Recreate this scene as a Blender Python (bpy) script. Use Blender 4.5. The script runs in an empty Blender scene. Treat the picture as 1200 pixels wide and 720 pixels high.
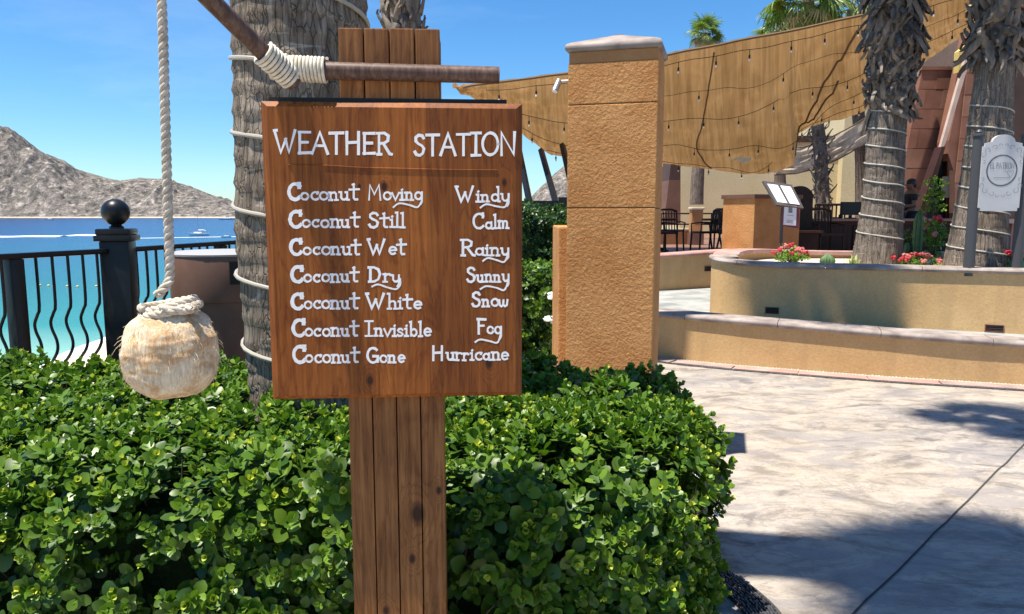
import bpy, bmesh, math, random
import numpy as np
from mathutils import Vector, Matrix, noise
random.seed(7); rng = np.random.default_rng(7)
SC = bpy.context.scene
COL = SC.collection
PI = math.pi
# ------------------------------------------------------------ camera, light, exposure
F = 1200 * 26 / 36
TILT = math.radians(7.2); CT, ST = math.cos(TILT), math.sin(TILT)
CAMZ = 1.6
cam_d = bpy.data.cameras.new('camera'); cam = bpy.data.objects.new('camera', cam_d); COL.objects.link(cam)
cam_d.lens = 26; cam_d.sensor_width = 36; cam_d.clip_start = 0.05; cam_d.clip_end = 20000
cam.location = (0, 0, CAMZ); cam.rotation_euler = (math.radians(90) - TILT, 0, 0)
SC.camera = cam
SUN = Vector((-0.72, -0.31, 2.7)).normalized()          # direction towards the sun
elev = math.asin(SUN.z); azim = math.atan2(SUN.x, SUN.y)
w = bpy.data.worlds.new('World'); SC.world = w; w.use_nodes = True
wn = w.node_tree.nodes; wl = w.node_tree.links; wn.clear()
sky = wn.new('ShaderNodeTexSky'); sky.sky_type = 'NISHITA'; sky.sun_disc = False
sky.sun_elevation = elev; sky.sun_rotation = azim; sky.altitude = 0; sky.air_density = 1.0; sky.dust_density = 0.15; sky.ozone_density = 5.0
tcw = wn.new('ShaderNodeTexCoord'); mpw = wn.new('ShaderNodeMapping'); mpw.inputs['Scale'].default_value = (1.2, 3.0, 7.0); mpw.inputs['Rotation'].default_value = (0.1, 0.35, 0.3)
nzw = wn.new('ShaderNodeTexNoise'); nzw.inputs['Scale'].default_value = 1.3; nzw.inputs['Detail'].default_value = 8; nzw.inputs['Roughness'].default_value = 0.6
rpw = wn.new('ShaderNodeValToRGB'); rpw.color_ramp.elements[0].position = 0.50; rpw.color_ramp.elements[1].position = 0.85
rpw.color_ramp.elements[1].color = (0.16, 0.16, 0.16, 1)
mxw = wn.new('ShaderNodeMixRGB'); mxw.inputs['Color2'].default_value = (9.0, 9.6, 10.5, 1)
bg = wn.new('ShaderNodeBackground'); bg.inputs['Strength'].default_value = 0.078
wo = wn.new('ShaderNodeOutputWorld')
wl.new(tcw.outputs['Generated'], mpw.inputs['Vector']); wl.new(mpw.outputs[0], nzw.inputs['Vector']); wl.new(nzw.outputs['Fac'], rpw.inputs['Fac'])
wl.new(rpw.outputs['Color'], mxw.inputs['Fac']); hsw = wn.new('ShaderNodeHueSaturation'); hsw.inputs['Saturation'].default_value = 1.2; wl.new(sky.outputs[0], hsw.inputs['Color']); tnw = wn.new('ShaderNodeMixRGB'); tnw.blend_type = 'MULTIPLY'; tnw.inputs['Fac'].default_value = 1; tnw.inputs['Color2'].default_value = (0.84, 1.06, 1.16, 1); wl.new(hsw.outputs[0], tnw.inputs['Color1']); wl.new(tnw.outputs[0], mxw.inputs['Color1']); wl.new(mxw.outputs[0], bg.inputs['Color']); wl.new(bg.outputs[0], wo.inputs[0])
sun_d = bpy.data.lights.new('sun', 'SUN'); sun_d.energy = 5.0; sun_d.angle = math.radians(0.55); sun_d.color = (1.0, 0.93, 0.81)
sun = bpy.data.objects.new('sun', sun_d); COL.objects.link(sun); sun.rotation_euler = SUN.to_track_quat('Z', 'Y').to_euler(); sun.location = (0, 0, 20)
SC.view_settings.view_transform = 'Standard'; SC.view_settings.look = 'None'; SC.view_settings.exposure = 0.95; SC.view_settings.gamma = 1

def ray(px, py):
    cx = (px - 600) / F; cy = (360 - py) / F
    return Vector((cx, CT + cy * ST, -ST + cy * CT))
def P(px, py, Y):
    r = ray(px, py); s = Y / r.y
    return Vector((r.x * s, Y, CAMZ + r.z * s))
def G(px, py, z):
    r = ray(px, py); s = (z - CAMZ) / r.z
    return Vector((r.x * s, r.y * s, z))

# ------------------------------------------------------------ materials
def N(nt, t, **k):
    n = nt.nodes.new(t)
    for a, b in k.items():
        if a.startswith('i_'): n.inputs[a[2:].replace('_', ' ')].default_value = b
        else: setattr(n, a, b)
    return n
def ramp(nt, fac, stops):
    r = nt.nodes.new('ShaderNodeValToRGB'); cr = r.color_ramp
    while len(cr.elements) < len(stops): cr.elements.new(0.5)
    for e, (p, c) in zip(cr.elements, stops):
        e.position = p; e.color = tuple(c) + (1,) if len(c) == 3 else c
    nt.links.new(fac, r.inputs['Fac']); return r.outputs['Color']
def noise_n(nt, vec, scale, detail=6, rough=0.55, dist=0.0):
    n = N(nt, 'ShaderNodeTexNoise'); n.inputs['Scale'].default_value = scale; n.inputs['Detail'].default_value = detail
    n.inputs['Roughness'].default_value = rough; n.inputs['Distortion'].default_value = dist
    if vec is not None: nt.links.new(vec, n.inputs['Vector'])
    return n.outputs['Fac']
def mapping(nt, scale=(1, 1, 1), coord='Object', loc=(0, 0, 0)):
    t = N(nt, 'ShaderNodeTexCoord'); m = N(nt, 'ShaderNodeMapping'); m.inputs['Scale'].default_value = scale; m.inputs['Location'].default_value = loc
    nt.links.new(t.outputs[coord], m.inputs['Vector']); return m.outputs[0]
def geo_map(nt, scale=(1, 1, 1)):
    t = N(nt, 'ShaderNodeNewGeometry'); m = N(nt, 'ShaderNodeMapping'); m.inputs['Scale'].default_value = scale
    nt.links.new(t.outputs['Position'], m.inputs['Vector']); return m.outputs[0]
def mixc(nt, fac, a, b, mode='MIX'):
    m = N(nt, 'ShaderNodeMixRGB'); m.blend_type = mode
    for sock, v in (('Fac', fac), ('Color1', a), ('Color2', b)):
        if hasattr(v, 'is_linked') or hasattr(v, 'links'): nt.links.new(v, m.inputs[sock])
        elif sock == 'Fac': m.inputs[sock].default_value = v
        else: m.inputs[sock].default_value = tuple(v) + (1,)
    return m.outputs[0]
def bump(nt, bsdf, h, strength=0.4, dist=0.01):
    b = N(nt, 'ShaderNodeBump'); b.inputs['Strength'].default_value = strength; b.inputs['Distance'].default_value = dist
    nt.links.new(h, b.inputs['Height']); nt.links.new(b.outputs[0], bsdf.inputs['Normal'])
def base(name, color=(0.5, 0.5, 0.5), rough=0.7, spec=0.4, metal=0.0):
    m = bpy.data.materials.new(name); m.use_nodes = True; nt = m.node_tree; b = nt.nodes['Principled BSDF']
    b.inputs['Base Color'].default_value = tuple(color) + (1,); b.inputs['Roughness'].default_value = rough
    b.inputs['Specular IOR Level'].default_value = spec; b.inputs['Metallic'].default_value = metal
    return m, nt, b
def mottled(name, c1, c2, scale=6, rough=0.7, spec=0.4, bs=0.3, bd=0.004, bscale=60, stretch=(1, 1, 1), metal=0.0, coord='Object', lo=0.35, hi=0.65):
    m, nt, b = base(name, c1, rough, spec, metal)
    v = geo_map(nt, stretch) if coord == 'World' else mapping(nt, stretch, coord)
    nt.links.new(ramp(nt, noise_n(nt, v, scale, 8), [(lo, c1), (hi, c2)]), b.inputs['Base Color'])
    if bs: bump(nt, b, noise_n(nt, v, bscale, 6), bs, bd)
    return m
def link_color(nt, b, c): nt.links.new(c, b.inputs['Base Color'])
M = {}
def wood_mat(name, dark, mid, light, knots=(), plank=None, rough=0.42, grain=1.0):
    m, nt, b = base(name, mid, rough, 0.22)
    tc = N(nt, 'ShaderNodeTexCoord'); vec = tc.outputs['Object']
    # knots bend the grain
    sep = N(nt, 'ShaderNodeSeparateXYZ'); nt.links.new(vec, sep.inputs[0])
    warp = None; kd = None
    for (kx, kz, kr) in knots:
        sb = N(nt, 'ShaderNodeVectorMath', operation='SUBTRACT'); nt.links.new(vec, sb.inputs[0]); sb.inputs[1].default_value = (kx, 0, kz)
        ml = N(nt, 'ShaderNodeVectorMath', operation='MULTIPLY'); nt.links.new(sb.outputs[0], ml.inputs[0]); ml.inputs[1].default_value = (1, 0, 0.62)
        ln = N(nt, 'ShaderNodeVectorMath', operation='LENGTH'); nt.links.new(ml.outputs[0], ln.inputs[0])
        mr = N(nt, 'ShaderNodeMapRange'); mr.inputs['From Min'].default_value = kr * 3.2; mr.inputs['From Max'].default_value = 0; mr.interpolation_type = 'SMOOTHERSTEP'
        nt.links.new(ln.outputs['Value'], mr.inputs['Value'])
        mk = N(nt, 'ShaderNodeMapRange'); mk.inputs['From Min'].default_value = kr * 1.0; mk.inputs['From Max'].default_value = kr * 0.4
        nt.links.new(ln.outputs['Value'], mk.inputs['Value'])
        if warp is None: warp, kd = mr.outputs[0], mk.outputs[0]
        else:
            a = N(nt, 'ShaderNodeMath', operation='MAXIMUM'); nt.links.new(warp, a.inputs[0]); nt.links.new(mr.outputs[0], a.inputs[1]); warp = a.outputs[0]
            a = N(nt, 'ShaderNodeMath', operation='MAXIMUM'); nt.links.new(kd, a.inputs[0]); nt.links.new(mk.outputs[0], a.inputs[1]); kd = a.outputs[0]
    mp = N(nt, 'ShaderNodeMapping'); mp.inputs['Scale'].default_value = (60 * grain, 60 * grain, 2.2); nt.links.new(vec, mp.inputs['Vector'])
    fine = noise_n(nt, mp.outputs[0], 1.6, 8, 0.65, 0.3)
    mp2 = N(nt, 'ShaderNodeMapping'); mp2.inputs['Scale'].default_value = (9, 9, 1.1); nt.links.new(vec, mp2.inputs['Vector'])
    broad = noise_n(nt, mp2.outputs[0], 1.5, 5, 0.6, 0.8)
    ad = N(nt, 'ShaderNodeMath', operation='MULTIPLY_ADD'); nt.links.new(broad, ad.inputs[0]); ad.inputs[1].default_value = 5.5; ad.inputs[2].default_value = 0
    cur = ad.outputs[0]
    if warp is not None:
        a2 = N(nt, 'ShaderNodeMath', operation='MULTIPLY_ADD'); nt.links.new(warp, a2.inputs[0]); a2.inputs[1].default_value = 2.2; nt.links.new(cur, a2.inputs[2]); cur = a2.outputs[0]
    sn = N(nt, 'ShaderNodeMath', operation='SINE'); 
    m8 = N(nt, 'ShaderNodeMath', operation='MULTIPLY'); nt.links.new(cur, m8.inputs[0]); m8.inputs[1].default_value = 9.0; nt.links.new(m8.outputs[0], sn.inputs[0])
    c0 = ramp(nt, fine, [(0.28, dark), (0.5, mid), (0.75, light)])
    rings = ramp(nt, sn.outputs[0], [(0.0, (1, 1, 1)), (0.75, (0.86, 0.82, 0.80)), (0.97, (0.62, 0.5, 0.42))])
    c1 = mixc(nt, 0.65, c0, rings, 'MULTIPLY')
    if plank:
        dv = N(nt, 'ShaderNodeMath', operation='MULTIPLY_ADD'); nt.links.new(sep.outputs['X'], dv.inputs[0]); dv.inputs[1].default_value = 1 / plank; dv.inputs[2].default_value = 50.3
        fl = N(nt, 'ShaderNodeMath', operation='FLOOR'); nt.links.new(dv.outputs[0], fl.inputs[0])
        wnz = N(nt, 'ShaderNodeTexWhiteNoise'); wnz.noise_dimensions = '1D'; nt.links.new(fl.outputs[0], wnz.inputs['W'])
        c1 = mixc(nt, 1.0, c1, ramp(nt, wnz.outputs['Value'], [(0, (0.66, 0.62, 0.6)), (1, (1.18, 1.15, 1.1))]), 'MULTIPLY')
    big = noise_n(nt, vec, 5, 4, 0.6, 1.0)
    c1 = mixc(nt, 0.7, c1, ramp(nt, big, [(0.3, (0.72, 0.66, 0.62)), (0.65, (1.12, 1.1, 1.05))]), 'MULTIPLY')
    if kd is not None: c1 = mixc(nt, kd, c1, (0.035, 0.012, 0.006))
    link_color(nt, b, c1); bump(nt, b, fine, 0.12, 0.002)
    rr = N(nt, 'ShaderNodeMapRange'); rr.inputs['To Min'].default_value = rough - 0.06; rr.inputs['To Max'].default_value = rough + 0.2; nt.links.new(fine, rr.inputs['Value']); nt.links.new(rr.outputs[0], b.inputs['Roughness'])
    return m
def stucco(name, c1, c2, bscale=38, bs=0.9, bd=0.012, scale=3, stain=None):
    m, nt, b = base(name, c1, 0.88, 0.2); v = geo_map(nt)
    col = ramp(nt, noise_n(nt, v, scale, 8, 0.6), [(0.33, c1), (0.66, c2)])
    fine = noise_n(nt, v, bscale * 1.6, 4, 0.6)
    col = mixc(nt, 0.45, col, ramp(nt, fine, [(0.3, (0.72, 0.68, 0.62)), (0.7, (1.15, 1.15, 1.15))]), 'MULTIPLY')
    if stain:
        vs = geo_map(nt, (4, 4, 0.5)); col = mixc(nt, ramp(nt, noise_n(nt, vs, 1.5, 5), [(0.52, (0, 0, 0)), (0.75, (0.5, 0.5, 0.5))]), col, stain)
    link_color(nt, b, col)
    mu = N(nt, 'ShaderNodeTexNoise'); mu.inputs['Scale'].default_value = bscale; mu.inputs['Detail'].default_value = 5; mu.inputs['Roughness'].default_value = 0.62; mu.inputs['Distortion'].default_value = 0.5
    nt.links.new(v, mu.inputs['Vector'])
    bump(nt, b, mu.outputs['Fac'], bs, bd); return m
def leaf_mat(name, c1, c2, rough=0.35, trans=0.12):
    m, nt, b = base(name, c1, rough, 0.35)
    g = N(nt, 'ShaderNodeNewGeometry')
    wn_ = N(nt, 'ShaderNodeTexNoise'); wn_.inputs['Scale'].default_value = 9; nt.links.new(g.outputs['Position'], wn_.inputs['Vector'])
    mx = N(nt, 'ShaderNodeMixRGB'); nt.links.new(g.outputs['Random Per Island'], mx.inputs['Fac']); mx.inputs['Color1'].default_value = tuple(c1) + (1,); mx.inputs['Color2'].default_value = tuple(c2) + (1,)
    link_color(nt, b, mx.outputs[0])
    tr = N(nt, 'ShaderNodeBsdfTranslucent'); tc = mixc(nt, 1.0, mx.outputs[0], (1.6, 1.9, 0.7), 'MULTIPLY'); nt.links.new(tc, tr.inputs['Color'])
    ms = N(nt, 'ShaderNodeMixShader'); ms.inputs[0].default_value = trans; out = nt.nodes['Material Output']
    nt.links.new(b.outputs[0], ms.inputs[1]); nt.links.new(tr.outputs[0], ms.inputs[2]); nt.links.new(ms.outputs[0], out.inputs['Surface'])
    return m

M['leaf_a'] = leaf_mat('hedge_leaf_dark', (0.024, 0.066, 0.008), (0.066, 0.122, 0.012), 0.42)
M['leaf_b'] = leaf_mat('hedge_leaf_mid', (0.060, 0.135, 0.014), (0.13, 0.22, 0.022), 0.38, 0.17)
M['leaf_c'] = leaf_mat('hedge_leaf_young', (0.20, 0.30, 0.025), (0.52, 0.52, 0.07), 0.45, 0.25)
M['twig'] = mottled('twig', (0.05, 0.04, 0.025), (0.10, 0.08, 0.05), 20)
M['core'] = mottled('hedge_shade_fill', (0.012, 0.03, 0.008), (0.03, 0.05, 0.015), 30, 0.9, 0.1, 1.0, 0.03, 40)  # near-black green paints in the shade of the hedge interior
M['petal'] = base('white_petal', (0.8, 0.8, 0.76), 0.6)[0]
M['pillar'] = stucco('ochre_stucco', (0.46, 0.21, 0.073), (0.57, 0.29, 0.112), 46, 1.0, 0.010, 4)
M['pillar_smooth'] = stucco('ochre_stucco_band', (0.40, 0.20, 0.085), (0.48, 0.25, 0.11), 60, 0.3, 0.004, 4)
M['wall'] = stucco('tan_stucco', (0.55, 0.345, 0.155), (0.64, 0.43, 0.21), 30, 0.35, 0.008, 1.2, (0.42, 0.27, 0.135))
M['cap'] = mottled('grey_pink_coping', (0.19, 0.155, 0.14), (0.38, 0.32, 0.285), 5, 0.7, 0.3, 0.4, 0.004, 40, coord='World')
M['cap_pink'] = mottled('pink_coping', (0.36, 0.19, 0.16), (0.48, 0.30, 0.26), 4, 0.7, 0.3, 0.3, 0.004, 40, coord='World')
M['white_paint'] = mottled('white_lettering_paint', (0.78, 0.77, 0.75), (0.88, 0.87, 0.85), 40, 0.5, 0.3, 0.1, 0.001, 100)
M['black_metal'] = mottled('black_painted_metal', (0.005, 0.006, 0.008), (0.010, 0.012, 0.015), 12, 0.35, 0.3, 0.1, 0.001, 90)
M['black_board'] = base('black_backing', (0.012, 0.011, 0.011), 0.6)[0]
M['rope'] = mottled('grey_natural_rope', (0.40, 0.34, 0.26), (0.62, 0.55, 0.45), 60, 0.9, 0.1, 0.8, 0.002, 400)
M['cord'] = mottled('off_white_cord', (0.55, 0.49, 0.38), (0.72, 0.67, 0.56), 60, 0.85, 0.15, 0.5, 0.001, 500)
M['tube'] = base('milky_light_tube', (0.36, 0.33, 0.28), 0.4, 0.4)[0]
M['tube_thin'] = base('pale_cable', (0.42, 0.40, 0.35), 0.45, 0.5)[0]

def husk():
    m, nt, b = base('coconut_husk', (0.6, 0.45, 0.3), 0.95, 0.1); v = mapping(nt, (1, 1, 1))
    vs = mapping(nt, (1, 1, 0.12))
    fib = noise_n(nt, vs, 260, 6, 0.7, 0.4)
    vb = mapping(nt, (1, 1, 1.6)); band = noise_n(nt, vb, 11, 7, 0.65, 1.0)
    c = ramp(nt, band, [(0.30, (0.80, 0.70, 0.53)), (0.47, (0.76, 0.62, 0.43)), (0.58, (0.60, 0.38, 0.20)), (0.68, (0.74, 0.61, 0.44))])
    c = mixc(nt, 0.75, c, ramp(nt, fib, [(0.3, (0.60, 0.52, 0.45)), (0.62, (1.12, 1.12, 1.12))]), 'MULTIPLY')
    sp = noise_n(nt, v, 26, 6, 0.7); c = mixc(nt, ramp(nt, sp, [(0.66, (0, 0, 0)), (0.74, (0.7, 0.7, 0.7))]), c, (0.20, 0.12, 0.07))
    link_color(nt, b, c); bump(nt, b, fib, 0.9, 0.005); return m
M['husk'] = husk()
def palm_bark(name, c1, c2, c3, cs=1.0, cw=1.0, zs=.30):
    m, nt, b = base(name, c1, 0.9, 0.15)
    vs = mapping(nt, (1, 1, 0.16)); st = noise_n(nt, vs, 42 * cs, 6, 0.65, 0.5)
    vr = mapping(nt, (0.18, 0.18, 1)); rn = noise_n(nt, vr, 30 * cs, 6, 0.62, 0.6)
    v = mapping(nt); bl = noise_n(nt, v, 5, 6, 0.6)
    vo = N(nt, 'ShaderNodeTexVoronoi'); vo.feature = 'DISTANCE_TO_EDGE'; vo.inputs['Scale'].default_value = 40 * cs
    wv = mapping(nt, (1, 1, zs)); dn = N(nt, 'ShaderNodeTexNoise'); dn.inputs['Scale'].default_value = 14; nt.links.new(wv, dn.inputs['Vector'])
    vm = N(nt, 'ShaderNodeVectorMath', operation='MULTIPLY_ADD'); nt.links.new(dn.outputs['Color'], vm.inputs[0]); vm.inputs[1].default_value = (0.035, 0.035, 0.05); nt.links.new(wv, vm.inputs[2]); nt.links.new(vm.outputs[0], vo.inputs['Vector'])
    crack = ramp(nt, vo.outputs['Distance'], [(0.0, (0.34, 0.31, 0.29)), (0.05 * cw, (1, 1, 1))])
    c = ramp(nt, st, [(0.3, c1), (0.5, c2), (0.7, c3)])
    c = mixc(nt, 0.6, c, ramp(nt, bl, [(0.35, (0.7, 0.66, 0.62)), (0.65, (1.15, 1.12, 1.1))]), 'MULTIPLY')
    c = mixc(nt, ramp(nt, rn, [(0.60, (0, 0, 0)), (0.68, (0.55, 0.55, 0.55))]), c, tuple(min(1, x * 1.5) for x in c3))
    c = mixc(nt, 0.8, c, crack, 'MULTIPLY')
    link_color(nt, b, c)
    ad = N(nt, 'ShaderNodeMath', operation='MULTIPLY_ADD'); nt.links.new(st, ad.inputs[0]); ad.inputs[1].default_value = 1.0
    mn = N(nt, 'ShaderNodeMath', operation='MINIMUM'); nt.links.new(vo.outputs['Distance'], mn.inputs[0]); mn.inputs[1].default_value = 0.05
    m5 = N(nt, 'ShaderNodeMath', operation='MULTIPLY'); nt.links.new(mn.outputs[0], m5.inputs[0]); m5.inputs[1].default_value = 9; nt.links.new(m5.outputs[0], ad.inputs[2])
    bump(nt, b, ad.outputs[0], 0.9, 0.014); return m
M['bark'] = palm_bark('palm_bark', (0.085, 0.065, 0.05), (0.20, 0.165, 0.13), (0.36, 0.31, 0.25), 1.0, .55, .2)
M['bark_far'] = palm_bark('palm_bark_grey', (0.10, 0.078, 0.062), (0.19, 0.155, 0.125), (0.32, 0.28, 0.235), 0.75, .5, .12)
M['boot'] = mottled('dry_leaf_base', (0.09, 0.066, 0.048), (0.33, 0.265, 0.205), 14, 0.7, 0.2, 0.4, 0.004, 60, (1, 1, 0.3), coord='World', lo=0.3, hi=0.75)
M['boot_dark'] = mottled('dark_leaf_base', (0.04, 0.031, 0.025), (0.14, 0.11, 0.09), 14, 0.5, 0.35, 0.3, 0.004, 60, (1, 1, 0.3), coord='World')
M['frond'] = leaf_mat('fan_frond_green', (0.08, 0.15, 0.03), (0.20, 0.26, 0.07), 0.42, 0.25)
M['frond_dry'] = leaf_mat('fan_frond_dry', (0.34, 0.27, 0.13), (0.46, 0.38, 0.22), 0.7, 0.2)
M['stalk'] = mottled('frond_stalk', (0.20, 0.22, 0.06), (0.34, 0.30, 0.10), 10, 0.5)

def sand_ground():
    m, nt, b = base('stamped_concrete', (0.5, 0.46, 0.42), 0.62, 0.35); v = geo_map(nt); 
    warp = N(nt, 'ShaderNodeTexNoise'); warp.inputs['Scale'].default_value = 1.1; warp.inputs['Detail'].default_value = 3; nt.links.new(v, warp.inputs['Vector'])
    vm = N(nt, 'ShaderNodeVectorMath', operation='MULTIPLY_ADD'); nt.links.new(warp.outputs['Color'], vm.inputs[0]); vm.inputs[1].default_value = (0.5, 0.5, 0); nt.links.new(v, vm.inputs[2])
    rid = N(nt, 'ShaderNodeTexNoise'); rid.noise_type = 'RIDGED_MULTIFRACTAL'; rid.inputs['Scale'].default_value = 0.85; rid.inputs['Detail'].default_value = 9; rid.inputs['Roughness'].default_value = 0.55
    ms = N(nt, 'ShaderNodeMapping'); ms.inputs['Scale'].default_value = (1.0, 1.9, 1); ms.inputs['Rotation'].default_value = (0, 0, 0.25); nt.links.new(vm.outputs[0], ms.inputs['Vector']); nt.links.new(ms.outputs[0], rid.inputs['Vector'])
    big = noise_n(nt, v, 0.7, 5, 0.6); mid = noise_n(nt, ms.outputs[0], 3.2, 10, 0.72, 0.35)
    c = ramp(nt, mid, [(0.40, (0.15, 0.135, 0.125)), (0.46, (0.27, 0.24, 0.215)), (0.50, (0.34, 0.298, 0.256)), (0.57, (0.41, 0.36, 0.312))])
    c = mixc(nt, ramp(nt, big, [(0.42, (0, 0, 0)), (0.60, (0.35, 0.35, 0.35))]), c, (0.43, 0.35, 0.25))
    def cleft(scale, dist, seed, tone):
        nz = noise_n(nt, mapping(nt, (1.0, 1.8, 1), 'Object', (seed, seed * 1.7, 0)), scale, 7, 0.62, dist)
        s1 = N(nt, 'ShaderNodeMath', operation='SUBTRACT'); nt.links.new(nz, s1.inputs[0]); s1.inputs[1].default_value = 0.5
        ab = N(nt, 'ShaderNodeMath', operation='ABSOLUTE'); nt.links.new(s1.outputs[0], ab.inputs[0])
        return nz, ramp(nt, ab.outputs[0], [(0.0, (tone, tone, tone)), (0.012, (0, 0, 0))])
    nz1, cl1 = cleft(1.5, 0.8, 3.1, .75); nz2, cl2 = cleft(3.4, 0.5, 9.4, .5)
    c = mixc(nt, ramp(nt, nz1, [(0.54, (0, 0, 0)), (0.57, (0.6, 0.6, 0.6))]), c, (0.24, 0.225, 0.225))
    c = mixc(nt, cl1, c, (0.22, 0.20, 0.19)); c = mixc(nt, cl2, c, (0.27, 0.24, 0.22))
    fine = noise_n(nt, v, 60, 6, 0.7); c = mixc(nt, 0.35, c, ramp(nt, fine, [(0.35, (0.7, 0.7, 0.7)), (0.65, (1.12, 1.12, 1.12))]), 'MULTIPLY')
    link_color(nt, b, c)
    ad = N(nt, 'ShaderNodeMath', operation='MULTIPLY_ADD'); nt.links.new(mid, ad.inputs[0]); ad.inputs[1].default_value = 2.0; nt.links.new(fine, ad.inputs[2])
    bump(nt, b, ad.outputs[0], 0.5, 0.008); return m
M['plaza'] = sand_ground()
M['grey_floor'] = mottled('grey_stamped_floor', (0.20, 0.22, 0.22), (0.38, 0.39, 0.38), 2.5, 0.6, 0.4, 0.4, 0.006, 12, coord='World')
M['brown_floor'] = mottled('brown_tile_floor', (0.16, 0.085, 0.055), (0.24, 0.13, 0.09), 2, 0.5, 0.4, 0.3, 0.003, 20, coord='World')
M['paver'] = mottled('pink_grey_paver', (0.24, 0.18, 0.165), (0.38, 0.28, 0.25), 4, 0.7, 0.3, 0.4, 0.003, 70, coord='World')
M['pebble'] = mottled('dark_pebble', (0.035, 0.035, 0.042), (0.10, 0.10, 0.11), 30, 0.4, 0.5, 0.2, 0.001, 100, coord='World')
M['pebble_light'] = mottled('pale_pebble', (0.35, 0.31, 0.26), (0.55, 0.5, 0.43), 30, 0.6, 0.4, 0.2, 0.001, 100, coord='World')
M['grout'] = mottled('grey_mortar', (0.30, 0.29, 0.27), (0.42, 0.40, 0.37), 20, 0.9, 0.2, 0.5, 0.002, 150, coord='World')
M['seam'] = base('dark_joint', (0.05, 0.048, 0.045), 0.9)[0]
M['cream'] = stucco('cream_stucco', (0.66, 0.55, 0.32), (0.74, 0.63, 0.40), 12, 0.2, 0.01, 0.5)
M['taupe_wall'] = stucco('taupe_stucco', (0.30, 0.21, 0.16), (0.38, 0.27, 0.21), 12, 0.2, 0.01, 0.6)
M['brown_wall'] = mottled('brown_column', (0.13, 0.065, 0.045), (0.19, 0.10, 0.07), 1.5, 0.7, 0.3, 0.2, 0.005, 20, coord='World')
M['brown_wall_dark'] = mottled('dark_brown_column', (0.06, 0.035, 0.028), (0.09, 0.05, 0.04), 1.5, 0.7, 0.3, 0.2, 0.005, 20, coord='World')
for i, c in enumerate([((0.24, 0.105, 0.065), (0.33, 0.16, 0.10)), ((0.26, 0.125, 0.08), (0.35, 0.18, 0.12)), ((0.21, 0.095, 0.06), (0.30, 0.14, 0.095))]):
    M['sandstone%d' % i] = mottled('red_sandstone_%d' % i, c[0], c[1], 1.6, 0.8, 0.2, 0.4, 0.006, 14, coord='World')
M['trim'] = mottled('pink_trim', (0.50, 0.36, 0.29), (0.60, 0.45, 0.37), 3, 0.7, 0.3, 0.2, 0.003, 30, coord='World')
M['yellow'] = base('yellow_panel', (0.72, 0.52, 0.16), 0.6)[0]
M['dark_wood'] = wood_mat('dark_stained_wood', (0.018, 0.010, 0.007), (0.035, 0.018, 0.012), (0.055, 0.03, 0.02))
M['bar_wood'] = wood_mat('bar_counter_wood', (0.035, 0.014, 0.009), (0.06, 0.025, 0.016), (0.085, 0.04, 0.026))
M['counter_top'] = base('counter_top', (0.30, 0.16, 0.12), 0.4)[0]
M['pole_wood'] = wood_mat('weathered_round_pole', (0.06, 0.034, 0.027), (0.115, 0.07, 0.055), (0.21, 0.14, 0.11), rough=0.4)
M['post_wood'] = wood_mat('stained_post_plank', (0.115, 0.044, 0.013), (0.22, 0.092, 0.029), (0.35, 0.165, 0.058), knots=((0.045, 0.84, 0.024), (0.10, 0.90, 0.010), (0.03, 0.72, 0.012), (-.04, 0.58, .012)), rough=0.45)
M['fence_white'] = base('white_fixture', (0.7, 0.7, 0.68), 0.4)[0]
M['fixture_grey'] = base('galvanised_fixture', (0.35, 0.36, 0.38), 0.35, 0.5, 0.6)[0]
M['bin'] = mottled('brown_bin', (0.115, 0.058, 0.038), (0.155, 0.082, 0.055), 5, 0.55, 0.35, 0.1, 0.001, 60)
M['bin_rim'] = base('grey_bin_rim', (0.34, 0.33, 0.32), 0.45)[0]
M['black'] = base('black_void', (0.006, 0.006, 0.007), 0.6)[0]
M['paper'] = base('menu_paper', (0.82, 0.83, 0.84), 0.5)[0]
M['frame_grey'] = base('grey_menu_frame', (0.085, 0.075, 0.07), 0.45)[0]
M['maroon'] = base('maroon_frame', (0.20, 0.045, 0.055), 0.5)[0]
M['sign_grey'] = mottled('white_sign_panel', (0.50, 0.50, 0.50), (0.56, 0.56, 0.56), 3, 0.5, 0.3, 0)
M['ink'] = base('grey_sign_ink', (0.07, 0.08, 0.09), 0.6)[0]
M['ink_soft'] = base('soft_grey_sign_ink', (0.22, 0.23, 0.24), 0.6)[0]
M['post_grey'] = base('slate_grey_post', (0.065, 0.065, 0.07), 0.45)[0]
M['bulb'] = base('clear_bulb', (0.75, 0.72, 0.62), 0.1, 0.6)[0]
M['red_fl'] = leaf_mat('red_flower', (0.45, 0.02, 0.03), (0.62, 0.06, 0.09), 0.5)
M['pink_fl'] = leaf_mat('pink_flower', (0.55, 0.12, 0.13), (0.65, 0.24, 0.20), 0.5)
M['shrub'] = leaf_mat('shrub_leaf', (0.07, 0.17, 0.02), (0.20, 0.30, 0.04), 0.4, 0.2)
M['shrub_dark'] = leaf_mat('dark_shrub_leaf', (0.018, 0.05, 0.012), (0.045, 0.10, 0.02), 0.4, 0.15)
M['cactus'] = mottled('cactus_skin', (0.05, 0.11, 0.035), (0.10, 0.18, 0.06), 12, 0.55)
M['agave'] = leaf_mat('yellow_agave_leaf', (0.50, 0.55, 0.14), (0.62, 0.64, 0.25), 0.5)
M['soil'] = mottled('pale_planter_sand', (0.50, 0.43, 0.33), (0.62, 0.55, 0.44), 10, 0.95, 0.1, 0.6, 0.006, 60, coord='World')
M['skin'] = base('brown_skin', (0.16, 0.075, 0.045), 0.5)[0]
M['shirt'] = base('black_shirt', (0.012, 0.012, 0.014), 0.8)[0]
M['hair'] = base('black_hair', (0.008, 0.006, 0.006), 0.5)[0]
M['white_hull'] = base('white_gelcoat', (0.8, 0.8, 0.8), 0.3)[0]
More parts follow.
